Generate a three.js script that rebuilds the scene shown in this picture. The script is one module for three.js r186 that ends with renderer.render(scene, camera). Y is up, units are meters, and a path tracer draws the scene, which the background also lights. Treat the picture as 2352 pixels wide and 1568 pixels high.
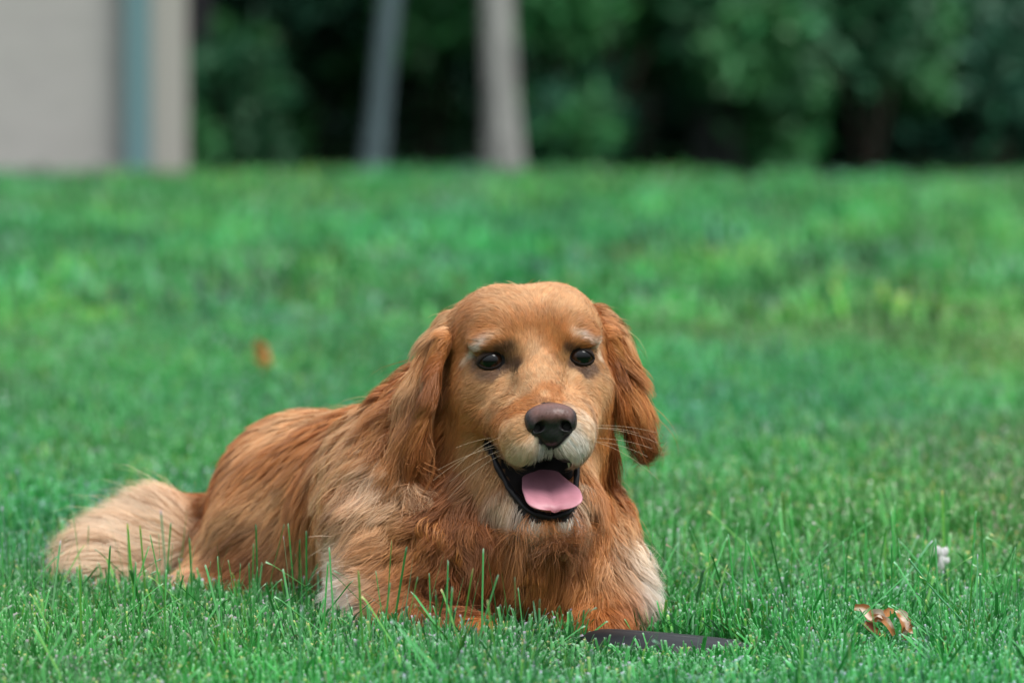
import * as THREE from 'three';
import { mergeGeometries } from 'three/addons/utils/BufferGeometryUtils.js';

// ------------------------------------------------------------------ camera, sky, sun, exposure
const scene = new THREE.Scene();
const EYE_HEIGHT = 0.6, EYE_Z = 5.5;                       // a crouching photographer with a 200 mm lens
const F = 13440, HORIZON = 89;                             // picture units per radian (picture taken as 2352 x 1568)
const camera = new THREE.PerspectiveCamera(2 * Math.atan(784 / F) * 180 / Math.PI, 1024 / 682, 0.1, 400);
camera.position.set(0, EYE_HEIGHT, EYE_Z);
camera.rotation.x = -(784 - HORIZON) / F;
camera.focus = 5.50;
camera.userData.fStop = camera.getFocalLength() / 33;      // 33 mm aperture (millimetres over millimetres)

const renderer = new THREE.WebGLRenderer({ antialias: true });
renderer.setSize(1024, 682);
renderer.toneMapping = THREE.LinearToneMapping;
renderer.toneMappingExposure = 2.2;
renderer.shadowMap.enabled = true;

{ // an overcast sky: brightest overhead, falling evenly towards the horizon
  const W = 64, Hh = 64, data = new Float32Array(W * Hh * 4);
  for (let j = 0; j < Hh; j++) {
    const el = ((j + 0.5) / Hh - 0.5) * Math.PI, s = Math.max(0, Math.sin(el));
    const L = 0.84 * (0.18 + 0.82 * Math.pow(s, 1.1));
    for (let i = 0; i < W; i++) {
      const o = (j * W + i) * 4;
      data[o] = L * 0.96; data[o + 1] = L * 1.0; data[o + 2] = L * 1.06; data[o + 3] = 1;
    }
  }
  const sky = new THREE.DataTexture(data, W, Hh, THREE.RGBAFormat, THREE.FloatType);
  sky.mapping = THREE.EquirectangularReflectionMapping;
  sky.magFilter = THREE.LinearFilter; sky.needsUpdate = true;
  scene.background = sky; scene.environment = sky;
}
const sun = new THREE.DirectionalLight(new THREE.Color(1.0, 0.96, 0.90), 1.35);
sun.position.set(3.2, 5.4, 2.7); sun.target.position.set(0, 0, -0.3);
sun.castShadow = true; sun.shadow.radius = 54;
sun.shadow.camera.left = -6; sun.shadow.camera.right = 6; sun.shadow.camera.top = 6; sun.shadow.camera.bottom = -6; sun.shadow.camera.far = 60;
scene.add(sun, sun.target);

// ------------------------------------------------------------------ helpers
let seed = 12345;
function rnd() { seed = (seed + 0x6d2b79f5) | 0; let t = Math.imul(seed ^ (seed >>> 15), 1 | seed); t = (t + Math.imul(t ^ (t >>> 7), 61 | t)) ^ t; return ((t ^ (t >>> 14)) >>> 0) / 4294967296; }
const rr = (a, b) => a + (b - a) * rnd();
const gauss = () => (rnd() + rnd() + rnd() + rnd() - 2) * 1.0;
const V = (x, y, z) => new THREE.Vector3(x, y, z);
const clamp = (x, a, b) => (x < a ? a : x > b ? b : x), mix = (a, b, t) => a + (b - a) * t;
const smooth = (a, b, x) => { const t = clamp((x - a) / (b - a), 0, 1); return t * t * (3 - 2 * t); };
function hash3(x, y, z) { let h = (x * 374761393 + y * 668265263 + z * 2147483647) | 0; h = Math.imul(h ^ (h >>> 13), 1274126177); h = Math.imul(h ^ (h >>> 16), 2246822519); return ((h ^ (h >>> 15)) >>> 0) / 4294967296; }
function vnoise(x, y, z) {                                  // value noise, 0..1
  const ix = Math.floor(x), iy = Math.floor(y), iz = Math.floor(z); let fx = x - ix, fy = y - iy, fz = z - iz;
  fx = fx * fx * (3 - 2 * fx); fy = fy * fy * (3 - 2 * fy); fz = fz * fz * (3 - 2 * fz);
  const a = (i, j, k) => hash3(ix + i, iy + j, iz + k);
  return mix(mix(mix(a(0, 0, 0), a(1, 0, 0), fx), mix(a(0, 1, 0), a(1, 1, 0), fx), fy), mix(mix(a(0, 0, 1), a(1, 0, 1), fx), mix(a(0, 1, 1), a(1, 1, 1), fx), fy), fz);
}
const at = (px, py, dist) => V((px - 1176) * dist / F, EYE_HEIGHT - (py - HORIZON) * dist / F, EYE_Z - dist);   // a place seen at (px, py), dist metres from the camera
const used = {};
function numbered(n) { const k = used[n] = (used[n] ?? -1) + 1; return k ? n + '_' + String(k).padStart(3, '0') : n; }
function tag(o, label, category, group, kind) { if (label) o.userData.label = label; if (category) o.userData.category = category; if (group) o.userData.group = group; if (kind) o.userData.kind = kind; return o; }
function thing(name, label, category, group) { const g = new THREE.Group(); g.name = numbered(name); scene.add(g); return tag(g, label, category, group); }
function part(name, geometry, material, parent) { const m = new THREE.Mesh(geometry, material); m.name = name; m.castShadow = m.receiveShadow = true; parent.add(m); return m; }
function geo(position, index, color, normal, uv) {
  const g = new THREE.BufferGeometry();
  g.setAttribute('position', new THREE.BufferAttribute(position instanceof Float32Array ? position : new Float32Array(position), 3));
  if (color) g.setAttribute('color', new THREE.BufferAttribute(color instanceof Float32Array ? color : new Float32Array(color), 3));
  if (uv) g.setAttribute('uv', new THREE.BufferAttribute(new Float32Array(uv), 2));
  if (index) g.setIndex(new THREE.BufferAttribute(index instanceof Uint32Array ? index : new Uint32Array(index), 1));
  if (normal) g.setAttribute('normal', new THREE.BufferAttribute(normal instanceof Float32Array ? normal : new Float32Array(normal), 3)); else g.computeVertexNormals();
  return g;
}
const std = (o) => new THREE.MeshStandardMaterial(o), phys = (o) => new THREE.MeshPhysicalMaterial(o);
const lin = (r, g, b) => new THREE.Color().setRGB(r, g, b);
function noiseTexture(size, fn, srgb) {                     // fn(u, v) -> [r, g, b] 0..1, tiles if fn does
  const d = new Uint8Array(size * size * 4);
  for (let j = 0; j < size; j++) for (let i = 0; i < size; i++) { const c = fn(i / size, j / size), o = (j * size + i) * 4; d[o] = c[0] * 255; d[o + 1] = c[1] * 255; d[o + 2] = c[2] * 255; d[o + 3] = 255; }
  const t = new THREE.DataTexture(d, size, size); t.wrapS = t.wrapT = THREE.RepeatWrapping; t.magFilter = THREE.LinearFilter; if (srgb) t.colorSpace = THREE.SRGBColorSpace; t.needsUpdate = true; return t;
}

// ------------------------------------------------------------------ the dog's shape as a field
// Head frame, centimetres: r to the dog's left (right in the picture), u up, f forward; origin midway between the eyes.
const HEAD = V(0.0233, 0.2938, -0.10), YAW = 8 * Math.PI / 180, ROLL = 2 * Math.PI / 180;
const AX = (() => { const f = V(Math.sin(YAW), 0, Math.cos(YAW)), r0 = V(Math.cos(YAW), 0, -Math.sin(YAW)), u0 = V(0, 1, 0); return { f, r: r0.clone().multiplyScalar(Math.cos(ROLL)).addScaledVector(u0, Math.sin(ROLL)), u: u0.clone().multiplyScalar(Math.cos(ROLL)).addScaledVector(r0, -Math.sin(ROLL)) }; })();
const hp = (r, u, f) => HEAD.clone().addScaledVector(AX.r, r / 100).addScaledVector(AX.u, u / 100).addScaledVector(AX.f, f / 100);
function toHead(x, y, z, o) { const dx = x - HEAD.x, dy = y - HEAD.y, dz = z - HEAD.z; o[0] = 100 * (dx * AX.r.x + dy * AX.r.y + dz * AX.r.z); o[1] = 100 * (dx * AX.u.x + dy * AX.u.y + dz * AX.u.z); o[2] = 100 * (dx * AX.f.x + dy * AX.f.y + dz * AX.f.z); }
function capsule(a, b, ra, rb) {
  const [ax, ay, az] = a, bx = b[0] - ax, by = b[1] - ay, bz = b[2] - az, ib = 1 / (bx * bx + by * by + bz * bz);
  return (x, y, z) => { const px = x - ax, py = y - ay, pz = z - az; let h = (px * bx + py * by + pz * bz) * ib; h = h < 0 ? 0 : h > 1 ? 1 : h; const qx = px - bx * h, qy = py - by * h, qz = pz - bz * h; return Math.sqrt(qx * qx + qy * qy + qz * qz) - (ra + (rb - ra) * h); };
}
function ellipsoid(c, r, turn = 0) {                        // turn: about the vertical
  const cs = Math.cos(turn), sn = Math.sin(turn);
  return (x, y, z) => { const dx = x - c[0], dz = z - c[2], X = cs * dx - sn * dz, Y = y - c[1], Z = sn * dx + cs * dz; const a = X / r[0], b = Y / r[1], d = Z / r[2], k0 = Math.sqrt(a * a + b * b + d * d), e = X / (r[0] * r[0]), g = Y / (r[1] * r[1]), h = Z / (r[2] * r[2]), k1 = Math.sqrt(e * e + g * g + h * h); return k1 < 1e-9 ? -Math.min(r[0], r[1], r[2]) : k0 * (k0 - 1) / k1; };
}
const both = (fn) => [fn(-1), fn(1)];
const headAdd = [
  [ellipsoid([0, 0.8, -6.2], [6.9, 5.6, 7.0]), 1], ...both((s) => [ellipsoid([s * 2.5, 1.7, -6.0], [4.5, 4.9, 6.4]), 1.2]), ...both((s) => [ellipsoid([s * 2.3, 2.6, -1.9], [2.9, 2.5, 2.2]), 1.6]), ...both((s) => [ellipsoid([s * 3.8, 1.75, -0.55], [2.4, 1.0, 1.3]), 1.2]),
  [capsule([0, -1.0, -0.2], [0, -4.9, 6.3], 2.5, 2.0), 1.6], ...both((s) => [capsule([s * 2.7, -5.0, 0.6], [s * 1.75, -6.7, 6.4], 2.2, 2.15), 1.4]), ...both((s) => [capsule([s * 4.4, -5.3, -1.6], [s * 3.0, -6.6, 3.4], 1.9, 1.3), 1.6]), ...both((s) => [ellipsoid([s * 2.0, -7.1, 5.1], [2.05, 2.65, 3.1]), 1.7]),
  ...both((s) => [ellipsoid([s * 3.5, -2.5, -1.2], [2.3, 2.0, 2.4]), 1.4]), ...both((s) => [ellipsoid([s * 5.0, -3.4, -3.6], [2.7, 3.8, 3.9]), 1.6]), ...both((s) => [ellipsoid([s * 4.4, -7.6, -4.2], [2.8, 3.6, 3.6]), 1.5]),
  ...both((s) => [capsule([s * 4.6, -8.8, -4.2], [s * 3.3, -13.5, 2.4], 1.7, 1.0), 1.2]), ...both((s) => [capsule([s * 3.3, -13.5, 2.4], [s * 1.2, -15.1, 5.4], 1.0, 0.75), 0.7]), [capsule([-1.2, -15.1, 5.4], [1.2, -15.1, 5.4], 0.75, 0.75), 0.7],
  [capsule([0, -12.4, -4.5], [0, -15.2, 3.4], 2.6, 0.8), 1.3],
].map(([d, k]) => ({ d, k, tag: 'head' }));
const earAdd = [-1, 1].flatMap((s) => {
  const chain = s < 0 ? [[-6.9, 3.4, -7.6], [-9.0, 1.0, -7.2], [-11.0, -4.0, -6.4], [-11.6, -9.4, -5.6]] : [[7.0, 3.4, -7.4], [8.8, 1.2, -7.0], [9.5, -3.6, -6.4], [10.5, -8.2, -5.6]];
  const inner = s < 0 ? [[-8.3, 1.8, -4.8], [-10.2, -3.6, -3.2], [-11.2, -8.4, -3.6]] : [[8.0, 1.6, -5.4], [8.7, -3.2, -5.0], [9.9, -6.6, -5.1]];
  return [[capsule(chain[0], chain[1], 1.0, 0.95), 1.2], [capsule(chain[1], chain[2], 0.95, 0.9), 0.6], [capsule(chain[2], chain[3], 0.9, 0.55), 0.6], [capsule(chain[0], inner[0], 0.8, 0.65), 0.6], [capsule(inner[0], inner[1], 0.65, 0.6), 0.5], [capsule(inner[1], inner[2], 0.6, 0.45), 0.5]].map(([d, k]) => ({ d, k, tag: 'ear' }));
});
// dark lip line of the lower jaw, from corner to corner
const LIP = [[-3.6, -7.4, -3.0], [-4.5, -7.7, -0.9], [-4.6, -8.8, 0.4], [-4.3, -10.2, 1.8], [-3.4, -12.2, 3.6], [-2.35, -13.7, 5.2], [-1.15, -14.5, 6.15], [0.2, -14.75, 6.5], [1.6, -14.4, 6.0], [2.4, -13.5, 4.9], [3.0, -11.6, 3.2], [3.5, -9.4, 1.0], [3.9, -7.4, -1.0], [3.6, -6.6, -3.2]];
const lipParts = LIP.slice(1).map((b, i) => capsule(LIP[i], b, 0, 0));
const fromLip = (r, u, f) => { let m = 1e9; for (const c of lipParts) m = Math.min(m, c(r, u, f)); return m; };
const mouthCarve = [capsule([0, -10.4, 9.5], [0, -10.3, 2.0], 1.25, 1.5), capsule([0, -8.4, -2.5], [0, -12.3, 7.6], 1.0, 2.1), ...both((s) => capsule([s * 2.4, -8.2, -1.8], [s * 1.7, -12.2, 6.6], 1.0, 1.9)), ...both((s) => capsule([s < 0 ? -4.7 : 4.2, -7.9, -0.5], [s < 0 ? -3.6 : 3.1, -11.5, 4.2], s < 0 ? 0.4 : 0.3, 1.15))];
const eyeAt = (s) => [s * 4.35, -0.05, -0.80];
const eyeCarve = both((s) => ellipsoid([s * 4.4, -0.05, 0.9], [1.34, 0.96, 1.4]));
const W = (d, k, t) => ({ d, k, tag: t });
const h3 = (r, u, f) => hp(r, u, f).toArray();
const bodyAdd = [
  W(capsule(h3(0, -2.5, -9.5), [-0.085, 0.150, -0.31], 0.070, 0.095), 0.05, 'ruff'), W(capsule(h3(0, -8.5, -7), [-0.005, 0.115, -0.17], 0.058, 0.105), 0.05, 'ruff'),
  W(capsule(h3(-4, -6.5, -9), [-0.10, 0.145, -0.25], 0.05, 0.07), 0.04, 'ruff'),
  W(ellipsoid([-0.018, 0.105, -0.230], [0.112, 0.115, 0.100]), 0.05, 'ruff'),
  W(capsule([-0.03, 0.113, -0.29], [-0.13, 0.108, -0.43], 0.109, 0.104), 0.05, 'body'), W(capsule([-0.13, 0.108, -0.43], [-0.214, 0.111, -0.570], 0.104, 0.100), 0.05, 'body'),
  W(ellipsoid([-0.105, 0.105, -0.225], [0.062, 0.10, 0.09]), 0.04, 'ruff'), W(ellipsoid([0.047, 0.098, -0.22], [0.044, 0.093, 0.085]), 0.035, 'ruff'),
  W(capsule([-0.110, 0.115, -0.185], [-0.122, 0.045, -0.125], 0.052, 0.040), 0.03, 'leg'), W(capsule([-0.125, 0.038, -0.135], [-0.055, 0.028, -0.035], 0.033, 0.024), 0.025, 'leg'), W(capsule([-0.055, 0.028, -0.035], [-0.03, 0.026, -0.012], 0.025, 0.026), 0.015, 'leg'),
  W(capsule([0.066, 0.115, -0.185], [0.084, 0.050, -0.135], 0.045, 0.039), 0.03, 'leg'), W(capsule([0.084, 0.044, -0.140], [0.082, 0.030, -0.085], 0.035, 0.027), 0.025, 'leg'),
  W(ellipsoid([-0.215, 0.085, -0.52], [0.075, 0.085, 0.115], -0.55), 0.05, 'body'), W(capsule([-0.215, 0.075, -0.48], [-0.205, 0.055, -0.40], 0.065, 0.05), 0.04, 'body'),
  W(capsule([-0.315, 0.028, -0.455], [-0.25, 0.032, -0.40], 0.024, 0.026), 0.03, 'leg'), W(capsule([-0.315, 0.028, -0.455], [-0.28, 0.05, -0.54], 0.026, 0.05), 0.03, 'leg'),
  W(capsule([-0.31, 0.088, -0.60], [-0.355, 0.074, -0.585], 0.036, 0.037), 0.012, 'tail'), W(capsule([-0.355, 0.074, -0.585], [-0.405, 0.052, -0.55], 0.037, 0.038), 0.02, 'tail'), W(capsule([-0.405, 0.048, -0.55], [-0.412, 0.040, -0.50], 0.036, 0.032), 0.02, 'tail'),
];
const Q = [0, 0, 0];
const smin = (a, b, k) => { const h = k - Math.abs(a - b); return h > 0 ? Math.min(a, b) - h * h / (4 * k) : Math.min(a, b); };
const smax = (a, b, k) => -smin(-a, -b, k);
let nearestTag = '';
function field(x, y, z, wantTag) {                          // metres, negative inside the skin
  toHead(x, y, z, Q); const [r, u, f] = Q;
  let best = 1e9, d = 1e9, mouth = 1e9;
  const hd = Math.sqrt(r * r + (u + 3) * (u + 3) + (f + 3) * (f + 3)) - 17;
  if (hd < 4) {
    let h = 1e9;
    for (const p of headAdd) { const v = p.d(r, u, f); if (wantTag && v < best) { best = v; nearestTag = p.tag; } h = smin(h, v, p.k); }
    for (const c of mouthCarve) mouth = smin(mouth, c(r, u, f), 0.5);
    for (const c of eyeCarve) h = smax(h, -c(r, u, f), 0.3);
    let e = 1e9; for (const p of earAdd) { const v = p.d(r, u, f); if (wantTag && v < best) { best = v; nearestTag = p.tag; } e = smin(e, v, p.k); }
    h = smin(h, e, 0.5);
    d = h / 100; best /= 100;
  } else d = hd / 100 + 0.02;
  if (hd < 4 || !wantTag) for (const p of bodyAdd) { const v = p.d(x, y, z); if (wantTag && v < best) { best = v; nearestTag = p.tag; } d = smin(d, v, Math.min(p.k, hd < -2 ? 0.03 : p.k)); }
  else for (const p of bodyAdd) { const v = p.d(x, y, z); if (v < best) { best = v; nearestTag = p.tag; } d = smin(d, v, p.k); }
  if (mouth < 3) d = smax(d, -mouth / 100, 0.0035);
  return smax(d, 0.004 - y, 0.01);
}
const underNose = ellipsoid([0, -5.9, 7.6], [2.45, 2.25, 2.2]);
function insideJaw(r, u, f) { if (f < -4 || f > 6.6) return false; const w = 5.0 * Math.sqrt(Math.max(0, 1 - ((f + 1.5) / 8.1) ** 2)), l = -8.4 - f; return Math.abs(r) < w && u > l - (f < 5.8 ? 1.1 : 0.3) && u < l + 2.2; }
function inMouth(r, u, f) { let m = 1e9; for (const c of mouthCarve) m = smin(m, c(r, u, f), 0.5); return m; }
function inEye(r, u, f) { return f > -2.5 ? Math.min(eyeCarve[0](r, u, f), eyeCarve[1](r, u, f)) : 9; }

// surface nets: one closed skin from a field
function surfaceNet(fn, lo, hi, cell) {
  const n = [0, 1, 2].map((i) => Math.ceil((hi[i] - lo[i]) / cell) + 1), [nx, ny, nz] = n, val = new Float32Array(nx * ny * nz);
  for (let k = 0, o = 0; k < nz; k++) for (let j = 0; j < ny; j++) for (let i = 0; i < nx; i++, o++) val[o] = fn(lo[0] + i * cell, lo[1] + j * cell, lo[2] + k * cell);
  const id = new Int32Array(nx * ny * nz).fill(-1), pos = [], index = [], at3 = (i, j, k) => i + nx * (j + ny * k);
  const off = [0, 1, nx, nx + 1, nx * ny, nx * ny + 1, nx * ny + nx, nx * ny + nx + 1];
  const edges = [[0, 1], [2, 3], [4, 5], [6, 7], [0, 2], [1, 3], [4, 6], [5, 7], [0, 4], [1, 5], [2, 6], [3, 7]];
  for (let k = 0; k < nz - 1; k++) for (let j = 0; j < ny - 1; j++) for (let i = 0; i < nx - 1; i++) {
    const o = at3(i, j, k); let m = 0; for (let c = 0; c < 8; c++) if (val[o + off[c]] < 0) m |= 1 << c;
    if (m === 0 || m === 255) continue;
    let x = 0, y = 0, z = 0, c = 0;
    for (const [a, b] of edges) { const va = val[o + off[a]], vb = val[o + off[b]]; if ((va < 0) === (vb < 0)) continue; const t = va / (va - vb); x += (a & 1) + t * ((b & 1) - (a & 1)); y += ((a >> 1) & 1) + t * (((b >> 1) & 1) - ((a >> 1) & 1)); z += (a >> 2) + t * ((b >> 2) - (a >> 2)); c++; }
    id[o] = pos.length / 3; pos.push(lo[0] + (i + x / c) * cell, lo[1] + (j + y / c) * cell, lo[2] + (k + z / c) * cell);
  }
  const quad = (a, b, c, d, flip) => { if (a < 0 || b < 0 || c < 0 || d < 0) return; flip ? index.push(a, c, b, a, d, c) : index.push(a, b, c, a, c, d); };
  for (let k = 1; k < nz - 1; k++) for (let j = 1; j < ny - 1; j++) for (let i = 1; i < nx - 1; i++) {
    const o = at3(i, j, k), s = val[o] < 0;
    if (s !== (val[o + 1] < 0)) quad(id[at3(i, j - 1, k - 1)], id[at3(i, j, k - 1)], id[o], id[at3(i, j - 1, k)], !s);
    if (s !== (val[o + nx] < 0)) quad(id[at3(i - 1, j, k - 1)], id[at3(i - 1, j, k)], id[o], id[at3(i, j, k - 1)], !s);
    if (s !== (val[o + nx * ny] < 0)) quad(id[at3(i - 1, j - 1, k)], id[at3(i, j - 1, k)], id[o], id[at3(i - 1, j, k)], !s);
  }
  const lookup = (x, y, z) => {                              // trilinear distance
    const fx = clamp((x - lo[0]) / cell, 0, nx - 1.001), fy = clamp((y - lo[1]) / cell, 0, ny - 1.001), fz = clamp((z - lo[2]) / cell, 0, nz - 1.001), i = fx | 0, j = fy | 0, k = fz | 0, a = fx - i, b = fy - j, c = fz - k, o = at3(i, j, k), p = nx * ny;
    return mix(mix(mix(val[o], val[o + 1], a), mix(val[o + nx], val[o + nx + 1], a), b), mix(mix(val[o + p], val[o + p + 1], a), mix(val[o + p + nx], val[o + p + nx + 1], a), b), c);
  };
  return { pos: new Float32Array(pos), index: new Uint32Array(index), lookup };
}
const skin = surfaceNet(field, [-0.50, -0.012, -0.73], [0.22, 0.40, 0.03], 0.004);
const dist = skin.lookup, G = [0, 0, 0];
function gradient(x, y, z) { const e = 0.003; let a = dist(x + e, y, z) - dist(x - e, y, z), b = dist(x, y + e, z) - dist(x, y - e, z), c = dist(x, y, z + e) - dist(x, y, z - e); const l = 1 / (Math.sqrt(a * a + b * b + c * c) || 1); G[0] = a * l; G[1] = b * l; G[2] = c * l; return G; }

// ------------------------------------------------------------------ the coat: how it is combed, how long, what colour
const C = { gold: [0.55, 0.222, 0.060], deep: [0.31, 0.105, 0.028], rust: [0.46, 0.155, 0.03], pale: [0.72, 0.42, 0.20], tan: [0.50, 0.26, 0.10], cream: [0.76, 0.57, 0.39], white: [0.83, 0.76, 0.67], grey: [0.42, 0.38, 0.32], brown: [0.15, 0.075, 0.04], dark: [0.07, 0.04, 0.03], tail: [0.80, 0.61, 0.43] };
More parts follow.
